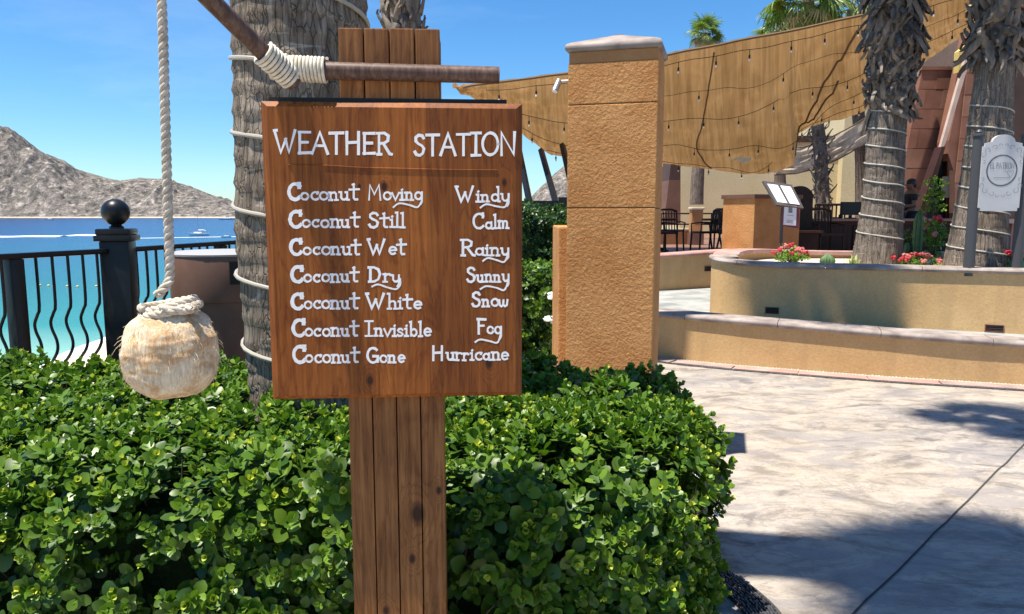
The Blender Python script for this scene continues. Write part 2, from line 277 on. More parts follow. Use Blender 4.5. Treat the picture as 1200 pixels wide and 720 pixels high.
M['green_plastic'] = base('green_plastic', (0.02, 0.22, 0.10), 0.4)[0]
def sailmat(name, c1, c2, trans):
    m, nt, b = base(name, c1, 0.9, 0.1); v = mapping(nt, (1, 1, 1), 'UV')
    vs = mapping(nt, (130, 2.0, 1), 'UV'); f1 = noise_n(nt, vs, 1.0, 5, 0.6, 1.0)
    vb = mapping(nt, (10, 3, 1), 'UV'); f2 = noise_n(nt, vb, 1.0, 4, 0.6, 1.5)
    c = ramp(nt, f2, [(0.3, c1), (0.7, c2)]); c = mixc(nt, 0.7, c, ramp(nt, f1, [(0.36, (0.66, 0.62, 0.57)), (0.60, (1.12, 1.12, 1.12))]), 'MULTIPLY')  # dark streaks in the cloth colour imitate the shading of pleats
    link_color(nt, b, c); bump(nt, b, f1, 0.9, 0.08)
    tr = N(nt, 'ShaderNodeBsdfTranslucent'); nt.links.new(c, tr.inputs['Color']); ms = N(nt, 'ShaderNodeMixShader'); ms.inputs[0].default_value = trans
    nt.links.new(b.outputs[0], ms.inputs[1]); nt.links.new(tr.outputs[0], ms.inputs[2]); nt.links.new(ms.outputs[0], nt.nodes['Material Output'].inputs['Surface']); return m
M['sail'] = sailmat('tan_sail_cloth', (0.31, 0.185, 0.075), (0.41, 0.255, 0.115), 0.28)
M['sail_grey'] = sailmat('brown_grey_netting', (0.55, 0.46, 0.36), (0.78, 0.70, 0.58), 0.6)
M['sail_seam'] = base('dark_seam', (0.15, 0.095, 0.05), 0.9)[0]
def mountain_mat():
    m, nt, b = base('rocky_hillside', (0.3, 0.26, 0.2), 0.95, 0.05); v = geo_map(nt, (1, 1, 1))
    n1 = noise_n(nt, v, 0.011, 10, 0.72, 0.5); n2 = noise_n(nt, v, 0.075, 6, 0.78, .4); n3 = noise_n(nt, v, 0.028, 6, 0.7, 1.0)
    c = ramp(nt, n2, [(0.38, (0.06, 0.062, 0.058)), (0.47, (0.15, 0.138, 0.125)), (0.55, (0.25, 0.222, 0.20)), (0.64, (0.50, 0.455, 0.41))])
    c = mixc(nt, ramp(nt, n3, [(0.5, (0, 0, 0)), (0.62, (0.6, 0.6, 0.6))]), c, (0.20, 0.175, 0.15))
    c = mixc(nt, 0.5, c, ramp(nt, n1, [(0.35, (0.6, 0.6, 0.62)), (0.65, (1.2, 1.15, 1.1))]), 'MULTIPLY')
    g = N(nt, 'ShaderNodeNewGeometry'); sp = N(nt, 'ShaderNodeSeparateXYZ'); nt.links.new(g.outputs['Position'], sp.inputs[0])
    mr = N(nt, 'ShaderNodeMapRange'); mr.inputs['From Min'].default_value = -6.4; mr.inputs['From Max'].default_value = -3.5; mr.inputs['To Min'].default_value = 1; mr.inputs['To Max'].default_value = 0; nt.links.new(sp.outputs['Z'], mr.inputs['Value'])
    c = mixc(nt, mr.outputs[0], c, (0.62, 0.52, 0.38))
    link_color(nt, b, c); bump(nt, b, n2, 1.0, 6.0); return m
M['hill'] = mountain_mat()
def sea_mat():
    m, nt, b = base('sea_water', (0.02, 0.2, 0.4), 0.25, 0.22); g = N(nt, 'ShaderNodeNewGeometry'); sp = N(nt, 'ShaderNodeSeparateXYZ'); nt.links.new(g.outputs['Position'], sp.inputs[0])
    v = geo_map(nt, (0.02, 0.05, 1)); nz = noise_n(nt, v, 1.0, 5, 0.6, 0.5)
    d = N(nt, 'ShaderNodeMath', operation='DIVIDE'); d.inputs[0].default_value = 45; nt.links.new(sp.outputs['Y'], d.inputs[1])
    a = N(nt, 'ShaderNodeMath', operation='MULTIPLY_ADD'); nt.links.new(nz, a.inputs[0]); a.inputs[1].default_value = 0.12; 
    s2 = N(nt, 'ShaderNodeMath', operation='SUBTRACT'); nt.links.new(d.outputs[0], s2.inputs[0]); s2.inputs[1].default_value = 0.06; nt.links.new(s2.outputs[0], a.inputs[2])
    c = ramp(nt, a.outputs[0], [(0.0, (0.003, 0.034, 0.12)), (0.12, (0.004, 0.05, 0.15)), (0.26, (0.006, 0.095, 0.175)), (0.5, (0.009, 0.135, 0.165)), (0.80, (0.022, 0.205, 0.20)), (1.0, (0.2, 0.40, 0.33))])
    link_color(nt, b, c)
    vw = geo_map(nt, (0.35, 1.0, 1)); w1 = noise_n(nt, vw, 1.0, 8, 0.62, 0.4); bump(nt, b, w1, 0.55, 0.35); return m
M['sea'] = sea_mat()
M['foam'] = mottled('sea_foam', (0.7, 0.76, 0.78), (0.85, 0.88, 0.88), 0.5, 0.8, 0.2, 0.5, 0.1, 3, coord='World')
M['beach'] = mottled('beach_sand', (0.60, 0.50, 0.36), (0.70, 0.60, 0.46), 0.3, 0.95, 0.1, 0.5, 0.05, 3, coord='World')

# ------------------------------------------------------------ geometry helpers
def new_empty(name, loc=(0, 0, 0), rz=0.0):
    o = bpy.data.objects.new(name, None); o.empty_display_size = 0.1; COL.objects.link(o); o.location = loc; o.rotation_euler = (0, 0, rz); return o
def tag(o, label=None, cat=None, group=None, kind=None):
    if label: o['label'] = label
    if cat: o['category'] = cat
    if group: o['group'] = group
    if kind: o['kind'] = kind
    return o
def thing(name, loc, label, cat, group=None, rz=0.0):
    return tag(new_empty(name, loc, rz), label, cat, group)
def catmull(pts, n=8, closed=False):
    pts = [Vector(p) for p in pts]; out = []
    L = len(pts)
    rngk = range(L) if closed else range(L - 1)
    for i in rngk:
        if closed: p0, p1, p2, p3 = pts[i - 1], pts[i], pts[(i + 1) % L], pts[(i + 2) % L]
        else: p0, p1, p2, p3 = pts[max(i - 1, 0)], pts[i], pts[i + 1], pts[min(i + 2, L - 1)]
        for k in range(n):
            t = k / n
            out.append(0.5 * ((2 * p1) + (p2 - p0) * t + (2 * p0 - 5 * p1 + 4 * p2 - p3) * t * t + (3 * p1 - p0 - 3 * p2 + p3) * t ** 3))
    if not closed: out.append(pts[-1].copy())
    return out
def resample(pts, step):
    out = [pts[0].copy()]; acc = 0
    for a, b in zip(pts, pts[1:]):
        d = (b - a).length; pos = 0
        while acc + d - pos >= step:
            pos += step - acc; acc = 0; out.append(a.lerp(b, pos / d))
        acc += d - pos
    out.append(pts[-1].copy()); return out
class MB:
    def __init__(s): s.v = []; s.f = []; s.m = []; s.mi = 0
    def add(s, vs, fs):
        o = len(s.v); s.v += [Vector(x) for x in vs]; s.f += [tuple(i + o for i in f) for f in fs]; s.m += [s.mi] * len(fs); return s
    def box(s, lo, hi, fn=None):
        x0, y0, z0 = lo; x1, y1, z1 = hi
        vs = [(x0, y0, z0), (x1, y0, z0), (x1, y1, z0), (x0, y1, z0), (x0, y0, z1), (x1, y0, z1), (x1, y1, z1), (x0, y1, z1)]
        if fn: vs = [fn(Vector(p)) for p in vs]
        return s.add(vs, [(0, 3, 2, 1), (4, 5, 6, 7), (0, 1, 5, 4), (1, 2, 6, 5), (2, 3, 7, 6), (3, 0, 4, 7)])
    def chamfer_box(s, lo, hi, c, fn=None):
        x0, y0, z0 = lo; x1, y1, z1 = hi
        bm = bmesh.new(); bmesh.ops.create_cube(bm, size=1)
        for v in bm.verts: v.co = Vector((x0 + (v.co.x + .5) * (x1 - x0), y0 + (v.co.y + .5) * (y1 - y0), z0 + (v.co.z + .5) * (z1 - z0)))
        bmesh.ops.bevel(bm, geom=list(bm.edges), offset=c, segments=2, affect='EDGES', profile=0.6)
        bm.verts.index_update()
        vs = [v.co.copy() for v in bm.verts]
        if fn: vs = [fn(p) for p in vs]
        s.add(vs, [tuple(v.index for v in f.verts) for f in bm.faces]); bm.free(); return s
    def tube(s, pts, r, n=8, cap=True, squash=None):
        pts = [Vector(p) for p in pts]; L = len(pts); rs = r if hasattr(r, '__len__') else [r] * L
        o = len(s.v); up = None
        for i, p in enumerate(pts):
            t = (pts[min(i + 1, L - 1)] - pts[max(i - 1, 0)])
            t = t.normalized() if t.length > 1e-9 else Vector((0, 0, 1))
            if up is None:
                a = Vector((0, 0, 1)) if abs(t.z) < 0.9 else Vector((1, 0, 0)); up = (a - t * a.dot(t)).normalized()
            else:
                up = (up - t * up.dot(t)); up = up.normalized() if up.length > 1e-6 else t.orthogonal().normalized()
            sd = t.cross(up)
            for k in range(n):
                a = 2 * PI * k / n; s.v.append(p + (up * math.cos(a) + sd * math.sin(a)) * rs[i])
        for i in range(L - 1):
            for k in range(n):
                a = o + i * n + k; b = o + i * n + (k + 1) % n
                s.f.append((a, b, b + n, a + n)); s.m.append(s.mi)
        if cap:
            s.f.append(tuple(o + k for k in reversed(range(n)))); s.f.append(tuple(o + (L - 1) * n + k for k in range(n))); s.m += [s.mi] * 2
        return s
    def lathe(s, prof, c=(0, 0, 0), n=24, fn=None):
        o = len(s.v); c = Vector(c)
        for (r, z) in prof:
            for k in range(n):
                a = 2 * PI * k / n; p = c + Vector((r * math.cos(a), r * math.sin(a), z)); s.v.append(fn(p) if fn else p)
        for i in range(len(prof) - 1):
            for k in range(n):
                a = o + i * n + k; b = o + i * n + (k + 1) % n
                s.f.append((a, b, b + n, a + n)); s.m.append(s.mi)
        s.f.append(tuple(o + k for k in reversed(range(n)))); s.f.append(tuple(o + (len(prof) - 1) * n + k for k in range(n))); s.m += [s.mi] * 2
        return s
    def prism(s, poly, z0, z1):
        n = len(poly); vs = [(p[0], p[1], z0) for p in poly] + [(p[0], p[1], z1) for p in poly]
        return s.add(vs, [tuple(reversed(range(n))), tuple(range(n, 2 * n))] + [(i, (i + 1) % n, n + (i + 1) % n, n + i) for i in range(n)])
    def slab(s, quad, thick):
        # quad: 4+ world points; extruded along its normal
        q = [Vector(p) for p in quad]; nrm = (q[1] - q[0]).cross(q[-1] - q[0]).normalized() * thick; n = len(q)
        return s.add(q + [p - nrm for p in q], [tuple(range(n)), tuple(reversed(range(n, 2 * n)))] + [(i, n + i, n + (i + 1) % n, (i + 1) % n) for i in range(n)])
    def blob(s, c, r, sub=2, seed=0, amp=0.15, sc=(1, 1, 1)):
        bm = bmesh.new(); bmesh.ops.create_icosphere(bm, subdivisions=sub, radius=1); c = Vector(c)
        for v in bm.verts:
            d = 1 + amp * noise.noise(v.co * 1.7 + Vector((seed, seed * 1.3, 0))); v.co = Vector((v.co.x * sc[0], v.co.y * sc[1], v.co.z * sc[2])) * r * d + c
        bm.verts.index_update(); s.add([v.co.copy() for v in bm.verts], [tuple(v.index for v in f.verts) for f in bm.faces]); bm.free(); return s
    def mesh(s, name, mats, origin=(0, 0, 0), smooth=False, angle=None):
        o = Vector(origin); me = bpy.data.meshes.new(name); me.from_pydata([tuple(v - o) for v in s.v], [], s.f)
        if not isinstance(mats, (list, tuple)): mats = [mats]
        for m in mats: me.materials.append(m)
        if len(mats) > 1: me.polygons.foreach_set('material_index', s.m)
        bm = bmesh.new(); bm.from_mesh(me); bmesh.ops.recalc_face_normals(bm, faces=bm.faces); bm.to_mesh(me); bm.free()
        if smooth:
            me.polygons.foreach_set('use_smooth', [True] * len(me.polygons))
            if angle: me.set_sharp_from_angle(angle=math.radians(angle))
        me.update(); return me
    def build(s, name, mats, parent=None, smooth=False, origin=None, angle=40):
        # vertices are world coordinates unless a parent is given: then relative to the root location (rotation-free roots)
        if origin is None:
            origin = Vector((0, 0, 0))
            q = parent
            while q is not None: origin += Vector(q.location) if not q.get('local') else Vector((0, 0, 0)); q = q.parent
        o = bpy.data.objects.new(name, s.mesh(name, mats, origin, smooth, angle)); COL.objects.link(o); o.parent = parent; return o
def local(o): o['local'] = 1; return o     # children of this root are written in its own frame
def copy_tree(o, parent=None):
    c = o.copy(); COL.objects.link(c); c.parent = parent
    for ch in o.children: copy_tree(ch, c)
    return c
def np_mesh(name, V, Q, mi, mats, smooth=True):
    me = bpy.data.meshes.new(name); nv, nf = len(V), len(Q); k = Q.shape[1]
    me.vertices.add(nv); me.vertices.foreach_set('co', V.astype(np.float32).ravel())
    me.loops.add(nf * k); me.loops.foreach_set('vertex_index', Q.astype(np.int32).ravel())
    me.polygons.add(nf); me.polygons.foreach_set('loop_start', np.arange(0, nf * k, k, dtype=np.int32))
    for m in mats: me.materials.append(m)
    me.polygons.foreach_set('material_index', mi.astype(np.int32)); me.polygons.foreach_set('use_smooth', np.full(nf, smooth))
    me.update(calc_edges=True); me.validate(); return me
def grid_mesh(fn, nu, nv):
    vs = [fn(i / nu, j / nv) for j in range(nv + 1) for i in range(nu + 1)]
    fs = [(j * (nu + 1) + i, j * (nu + 1) + i + 1, (j + 1) * (nu + 1) + i + 1, (j + 1) * (nu + 1) + i) for j in range(nv) for i in range(nu)]
    return vs, fs

# ============================================================ SETTING
# terrace ground
terrace = [(-40, -60), (-8.0, -10.5), (-2.62, 3.6), (-2.42, 4.40), (-2.25, 5.63), (-1.2, 12), (4, 40), (60, 90), (90, 60), (90, -60)]
g = MB(); g.prism(terrace, -9.0, 0.0); tag(g.build('plaza_ground', M['plaza']), kind='structure')
# sea and beach
sea = MB(); sea.add([(-9000, -300, -7), (9000, -300, -7), (9000, 12000, -7), (-9000, 12000, -7)], [(0, 1, 2, 3)]); tag(sea.build('sea', M['sea']), kind='structure')
shore = [(-60, -100), (-32, 0), (-25.5, 28), (-26.5, 41), (-28.2, 52), (-30, 75), (-24, 110), (-8, 160), (30, 240), (150, 330), (900, 500)]
bs = catmull([(x, y, 0) for x, y in shore], 6)
bm_ = MB(); left = [(p.x, p.y, -6.97) for p in bs]; mid = [(p.x + 6, p.y - 1.5, -6.5) for p in bs]; right = [(p.x + 400, p.y - 60, -6.3) for p in bs]
n_ = len(left); bm_.add(left + mid + right, [(i, i + 1, n_ + i + 1, n_ + i) for i in range(n_ - 1)] + [(n_ + i, n_ + i + 1, 2 * n_ + i + 1, 2 * n_ + i) for i in range(n_ - 1)])
tag(bm_.build('beach', M['beach']), kind='structure')
fo = MB()
for p, q in zip(bs, bs[1:]):
    w1 = 0.5 + 0.5 * noise.noise(p * 0.3); w2 = 0.5 + 0.5 * noise.noise(q * 0.3)
    fo.add([(p.x - w1, p.y, -6.93), (p.x + 0.5, p.y, -6.90), (q.x + 0.5, q.y, -6.90), (q.x - w2, q.y, -6.93)], [(0, 1, 2, 3)])
tag(fo.build('shore_foam', M['foam']), kind='stuff')
# boat wake in the bay
wk = MB(); cw = [G(x, y, -6.98) for x, y in ((-60, 276), (0, 278), (35, 277.5), (70, 277.5), (95, 276), (118, 276.2))]
cw = resample(catmull(cw, 6), 2.0)
L_ = len(cw)
for i in range(L_ - 1):
    a, b = cw[i], cw[i + 1]
    wa = (1.5 + 6.5 * (i / L_) ** 2) * (0.6 + 0.6 * abs(noise.noise(a * 0.15))); wb = (1.5 + 6.5 * ((i + 1) / L_) ** 2) * (0.6 + 0.6 * abs(noise.noise(b * 0.15)))
    wk.add([(a.x, a.y - wa, -6.97), (b.x, b.y - wb, -6.97), (b.x, b.y, -6.6), (a.x, a.y, -6.6), (a.x, a.y + wa, -6.97), (b.x, b.y + wb, -6.97)], [(0, 1, 2, 3), (3, 2, 5, 4)])
cw2 = [G(x, 279.6 - i * 0.2, -6.97) for i, x in enumerate(range(150, 300, 12))]
for a, b in zip(cw2, cw2[1:]):
    wk.add([(a.x, a.y - 2.2, -6.96), (b.x, b.y - 2.2, -6.96), (b.x, b.y + 2.2, -6.96), (a.x, a.y + 2.2, -6.96)], [(0, 1, 2, 3)])
tag(wk.build('boat_wake', M['foam']), kind='stuff')
# headland across the bay
prof = [(-400, 60), (-200, 90), (-60, 128), (0, 147), (28, 157), (55, 176), (80, 190), (100, 201), (115, 205), (130, 208), (150, 213), (175, 212), (195, 211), (215, 215), (240, 223), (265, 234), (283, 240), (320, 243),
        (420, 247), (520, 246), (600, 243), (618, 236), (635, 219), (650, 204), (662, 196), (680, 190), (710, 188), (740, 192), (775, 203), (790, 212), (850, 225), (1000, 235), (1300, 240), (1800, 245)]
def ridge(px):
    for (a, ya), (b, yb) in zip(prof, prof[1:]):
        if a <= px <= b:
            t = (px - a) / (b - a); return ya + (yb - ya) * t
    return 246
NX, NY = 520, 44
Vh = np.zeros(((NX + 1) * (NY + 1), 3)); k = 0
for j in range(NY + 1):
    t = j / NY
    for i in range(NX + 1):
        px = -350 + 2000 * i / NX
        Y = 1490 + 30 * noise.noise(Vector((px * 0.02, 3, 0))) + 520 * t
        X = (px - 600) / F * Y / CT
        Hr = (250.5 - ridge(px)) / F * 1800 + 1.6 + 7
        s_ = min(1, t / 0.6); env = math.sin(s_ * PI / 2) ** 1.15 if t < 0.6 else math.cos((t - 0.6) / 0.4 * PI / 2)
        p3 = Vector((X * 0.013, Y * 0.006, 0)); nz = noise.fractal(p3, 0.8, 2.2, 6); rg = 1 - abs(noise.noise(p3 * 1.3 + Vector((5, 5, 5)))) * 2
        amp = 0.27 * Hr * env * (1 - 0.93 * max(0, 1 - abs(t - 0.6) / 0.3))
        h = Hr * env + (nz * 0.7 + rg * 0.75 - 0.2) * amp + noise.fractal(p3 * 6, 0.6, 2.3, 4) * 5.0 * min(1, t * 8) * (0.25 if abs(t - 0.6) < 0.1 else 1)
        Vh[k] = (X, Y, -7 + max(0.2 + (t > 0) * 1.0, h)); k += 1
        if j == 0: Vh[k - 1][2] = -8
ii, jj = np.meshgrid(np.arange(NX), np.arange(NY)); a_ = (jj * (NX + 1) + ii).ravel()
Qh = np.stack([a_, a_ + 1, a_ + NX + 2, a_ + NX + 1], 1)
ho = bpy.data.objects.new('rocky_hills', np_mesh('rocky_hills', Vh, Qh, np.zeros(len(Qh)), [M['hill']], False)); COL.objects.link(ho); tag(ho, kind='structure')

# ------------------------------------------------------------ curved walls and coping
def sweep(path, profile, offz=0.0, closed_prof=True):
    """profile: list of (inward offset, z) ; path points carry z; inward = left-hand normal"""
    mb = MB(); L = len(path); n = len(profile)
    for i, p in enumerate(path):
        t = path[min(i + 1, L - 1)] - path[max(i - 1, 0)]; t.z = 0; t.normalize(); nr = Vector((-t.y, t.x, 0))
        for (o, z) in profile: mb.v.append(Vector((p.x + nr.x * o, p.y + nr.y * o, p.z + z)))
    for i in range(L - 1):
        for k in range(n if closed_prof else n - 1):
            a = i * n + k; b = i * n + (k + 1) % n; mb.f.append((a, b, b + n, a + n)); mb.m.append(0)
    if closed_prof: mb.f += [tuple(reversed(range(n))), tuple((L - 1) * n + k for k in range(n))]; mb.m += [0, 0]
    return mb
def cum(path):
    d = [0]
    for a, b in zip(path, path[1:]): d.append(d[-1] + (b - a).length)
    return d
def coping(path, prof, stone, mat, parent, gap=0.006, mat2=None):
    d = cum(path); tot = d[-1]; n = max(1, round(tot / stone)); 
    def at(s):
        for i in range(len(d) - 1):
            if d[i] <= s <= d[i + 1] + 1e-9:
                return path[i].lerp(path[i + 1], (s - d[i]) / max(1e-9, d[i + 1] - d[i]))
        return path[-1]
    for k in range(n):
        s0 = tot * k / n + gap / 2; s1 = tot * (k + 1) / n - gap / 2
        seg = [at(s0)] + [path[i] for i in range(len(d)) if s0 < d[i] < s1] + [at(s1)]
        sweep([p.copy() for p in seg], [(o, z + random.uniform(-.0015, .0015)) for o, z in prof]).build('coping_stone', mat2 if mat2 and k % 3 == 1 else mat, parent, True)
nose = lambda ov, wd, th: [(-ov + 0.012, 0), (-ov, 0.012), (-ov - 0.006, th * 0.5), (-ov, th - 0.014), (-ov + 0.016, th), (wd, th), (wd, 0)]
# low curved seat wall
w1b = [G(x, y, 0) for x, y in ((640, 400), (700, 408), (769, 418.6), (835, 426), (906, 432), (1053, 443), (1200, 452), (1330, 463), (1480, 480))]
w1h = [0.47, 0.465, 0.455, 0.445, 0.43, 0.39, 0.355, 0.35, 0.35]
w1 = catmull(w1b, 10); w1z = catmull([(h, 0, 0) for h in w1h], 10)
r1 = thing('seat_wall', w1b[0], 'low curved tan stucco seat wall with rounded grey coping along the plaza edge', 'wall')
L1 = len(w1); body = MB()
for i, p in enumerate(w1):
    t = w1[min(i + 1, L1 - 1)] - w1[max(i - 1, 0)]; t.z = 0; t.normalize(); nr = Vector((-t.y, t.x, 0)); hh = w1z[i].x
    for (o, z) in ((0, -0.05), (0, hh), (0.26, hh), (0.26, -0.05)): body.v.append(Vector((p.x, p.y, z)) + nr * o)
for i in range(L1 - 1):
    for k in range(4): a = i * 4 + k; b = i * 4 + (k + 1) % 4; body.f.append((a, b, b + 4, a + 4)); body.m.append(0)
body.build('wall_body', M['wall'], r1, False)
coping([Vector((p.x, p.y, z.x + 0.001)) for p, z in zip(w1, w1z)], nose(0.030, 0.30, 0.062), 0.95, M['cap'], r1, 0.006)
# border strips at its foot
def strip(path, o0, o1, z0, z1):
    return sweep([Vector((p.x, p.y, 0)) for p in path], [(o0, z0), (o0, z1), (o1, z1), (o1, z0)])
bd = resample(w1, 0.62); 
bp = tag(new_empty('paved_border', w1b[0]), kind='structure')
for a, b in zip(bd, bd[1:]):
    seg = [a.lerp(b, 0.006), a.lerp(b, 0.5), a.lerp(b, 0.994)]
    strip(seg, -0.235, -0.065, 0.001, 0.012 + random.uniform(0, .003)).build('paver', M['paver'] if random.random() < .6 else M['cap_pink'], bp)
strip(w1, -0.064, -0.002, 0.001, 0.006).build('mortar_strip', M['grout'], bp)
strip(w1, -0.275, -0.236, 0.001, 0.006).build('mortar_strip', M['seam'], bp)
pbm = MB(); pbd = MB()
for p, q in zip(resample(w1, 0.03), resample(w1, 0.03)[1:]):
    t = (q - p).normalized(); nr = Vector((-t.y, t.x, 0))
    if p.x > 8: break
    for o in (-0.05, -0.03, -0.012):
        pbm.blob(p + nr * (o + random.uniform(-.006, .006)) + Vector((0, 0, .007)), random.uniform(.009, .014), 1, random.random() * 9, .2, (1, 1, .6))
    for o in (-0.268, -0.248):
        pbd.blob(p + nr * (o + random.uniform(-.006, .006)) + Vector((0, 0, .006)), random.uniform(.010, .014), 1, random.random() * 9, .2, (1.2, 1, .6))
tag(pbm.build('pebbles', M['pebble_light'], bp, True), kind='stuff'); tag(pbd.build('pebbles', M['pebble'], bp, True), kind='stuff')
# terrace behind the seat wall
t1 = [(p.x, p.y) for p in [Vector((q.x, q.y, 0)) + Vector((0.02, 0.12, 0)) for q in w1]]
g = MB(); g.prism(t1 + [(t1[-1][0], 15), (0.6, 15)], -0.05, 0.33); tag(g.build('upper_path', M['grey_floor']), kind='structure')
# planter
fp = [(838, 303, 9.75), (834, 304, 9.35), (848, 309, 8.98), (907, 314, 8.75), (1017, 317, 8.36), (1110, 319.5, 8.05), (1200, 322, 7.75), (1330, 326, 7.35), (1500, 333, 6.9)]
front = catmull([P(x, y, Y) for x, y, Y in fp], 10)
bk = [(1500, 308, 9.7), (1330, 304, 10.4), (1200, 301, 10.8), (1100, 299.5, 11.1), (1000, 298.5, 11.35), (930, 297.5, 11.4), (885, 296, 11.25), (855, 297, 10.7), (840, 300, 10.1)]
back = catmull([P(x, y, Y) for x, y, Y in bk], 10)
pr = thing('planter', P(1000, 340, 9), 'large curved raised planter with tan stucco wall, pink coping and recessed vents', 'planter')
def wallface(path, zb, th):
    mb = MB(); L = len(path)
    for i, p in enumerate(path):
        t = path[min(i + 1, L - 1)] - path[max(i - 1, 0)]; t.z = 0; t.normalize(); nr = Vector((-t.y, t.x, 0))
        for (o, z) in ((0, zb), (0, p.z), (th, p.z), (th, zb)): mb.v.append(Vector((p.x, p.y, z)) + nr * o)
    for i in range(L - 1):
        for k in range(4): a = i * 4 + k; b = i * 4 + (k + 1) % 4; mb.f.append((a, b, b + 4, a + 4)); mb.m.append(0)
    mb.f += [(3, 2, 1, 0), tuple((L - 1) * 4 + k for k in range(4))]; mb.m += [0, 0]
    return mb
ring = front; backr = [front[0].copy()] 
wallface(front, 0.2, 0.22).build('front_wall', M['wall'], pr)
wallface(back + [front[0].copy()], 0.2, 0.22).build('back_wall', M['wall'], pr)
coping([p + Vector((0, 0, .001)) for p in front], nose(0.028, 0.30, 0.055), 1.0, M['cap'], pr, 0.006)
coping([p + Vector((0, 0, .002)) for p in back + [front[0].copy()]], nose(0.04, 0.30, 0.055), 1.0, M['cap_pink'], pr, 0.006)
so = MB(); so.add([(p.x, p.y, 0.93) for p in front[::3]] + [(p.x, p.y, 0.93) for p in back[::3]], [tuple(range(len(front[::3]) + len(back[::3])))]); so.build('planter_soil', M['soil'], pr)
def vent(px, py, w_, h_, path, parent, slats=3):
    c = min(path, key=lambda p: abs((P(px, py, p.y) - p).x)); i = path.index(c); t = (path[min(i + 1, len(path) - 1)] - path[i - 1]); t.z = 0; t.normalize(); nr = Vector((-t.y, t.x, 0))
    z = P(px, py, c.y).z; cc = Vector((c.x, c.y, z))
    fn = lambda q: cc + t * q.x + nr * q.y + Vector((0, 0, q.z))
    mb = MB(); mb.box((-w_ / 2 + .008, -0.003, -h_ / 2 + .008), (w_ / 2 - .008, 0.02, h_ / 2 - .008), fn); vo = mb.build('vent_opening', M['black'], parent)
    fr = MB()
    for lo, hi in (((-w_ / 2, -.012, h_ / 2 - .008), (w_ / 2, .01, h_ / 2)), ((-w_ / 2, -.012, -h_ / 2), (w_ / 2, .01, -h_ / 2 + .008)), ((-w_ / 2, -.012, -h_ / 2 + .008), (-w_ / 2 + .008, .01, h_ / 2 - .008)), ((w_ / 2 - .008, -.012, -h_ / 2 + .008), (w_ / 2, .01, h_ / 2 - .008))): fr.box(lo, hi, fn)
    f_ = fr.build('frame', M['brown_wall'], vo); f_['local'] = 0
    for k in range(slats):
        zz = -h_ / 2 + h_ * (k + 1) / (slats + 1); sl = MB(); sl.box((-w_ / 2 + .009, -.008, zz - .003), (w_ / 2 - .009, .004, zz + .003), fn); sl.build('slat', M['brown_wall_dark'], vo)
vent(909, 364, 0.155, 0.08, front, pr); vent(1168, 385, 0.175, 0.08, front, pr)
# stone pieces in the planter sand, far low wall
w3 = catmull([P(640, 305, 11.9), P(700, 304, 12.0), P(769, 302.7, 12.2), P(830, 298.7, 12.7), P(880, 295.8, 13.1)], 8)
r3 = thing('terrace_wall', w3[0], 'curved tan retaining wall with pale coping below the dining terrace', 'wall')
wallface(w3, 0.2, 0.25).build('wall_body', M['wall'], r3)
coping([p + Vector((0, 0, .001)) for p in w3], nose(0.04, 0.3, 0.06), 1.0, M['cap_pink'], r3)
vent(832.5, 315, 0.15, 0.09, w3, r3)
t2 = [(p.x, p.y + 0.2) for p in w3]
g = MB(); g.prism(t2 + [(p.x, p.y + 0.15) for p in reversed(back[:-8])] + [(12, 40), (-2.0, 40), (-1.0, 12.5)], 0.34, 0.75); tag(g.build('dining_floor', M['brown_floor']), kind='structure')

# joint line, pebble arc and tiles in the plaza
jl = MB(); a, b = G(1260, 462, 0), G(950, 770, 0); d_ = (b - a).normalized(); s_ = Vector((-d_.y, d_.x, 0)) * 0.005
pts = [a.lerp(b, i / 30) + Vector((random.uniform(-.004, .004), random.uniform(-.004, .004), 0)) for i in range(31)]
for p, q in zip(pts, pts[1:]): jl.add([p - s_ + Vector((0, 0, .004)), p + s_ + Vector((0, 0, .004)), q + s_ + Vector((0, 0, .004)), q - s_ + Vector((0, 0, .004))], [(0, 1, 2, 3)])
tag(jl.build('pavement_joint', M['seam']), kind='structure')
arc_px = [(760, 640), (800, 650), (838, 662), (862, 675), (892, 697), (915, 720), (940, 760), (955, 800), (965, 860)]
arc = catmull([G(x, y, 0) for x, y in arc_px], 8)
pb = tag(new_empty('pebble_band', arc[0]), kind='structure')
sweep(arc, [(0, 0.002), (0, 0.008), (-0.15, 0.008), (-0.15, 0.002)]).build('mortar_bed', M['seam'], pb)
pm = MB(); ar = resample(arc, 0.022)
for p, q in zip(ar, ar[1:]):
    t = (q - p).normalized(); nr = Vector((-t.y, t.x, 0)); ang = math.atan2(t.y, t.x)
    for o in np.arange(-0.143, -0.004, 0.014):
        if random.random() < .12: continue
        c = p + nr * (o + random.uniform(-.003, .003)) + t * random.uniform(-.006, .006) + Vector((0, 0, .010)); 
        l, w_, h_ = random.uniform(.010, .015), random.uniform(.005, .008), .006
        vs = []; pm_fn = lambda x, y, z: c + t * x + nr * y + Vector((0, 0, z))
        pm.add([pm_fn(-l, 0, 0), pm_fn(0, -w_, 0), pm_fn(l, 0, 0), pm_fn(0, w_, 0), pm_fn(-l * .5, -w_ * .4, h_), pm_fn(l * .5, -w_ * .4, h_), pm_fn(l * .5, w_ * .4, h_), pm_fn(-l * .5, w_ * .4, h_)],
               [(0, 1, 5, 4), (1, 2, 5), (2, 3, 6, 5), (3, 0, 4, 7), (3, 7, 6), (4, 5, 6, 7)])
tag(pm.build('pebbles', M['pebble'], pb, True, angle=60), kind='stuff')
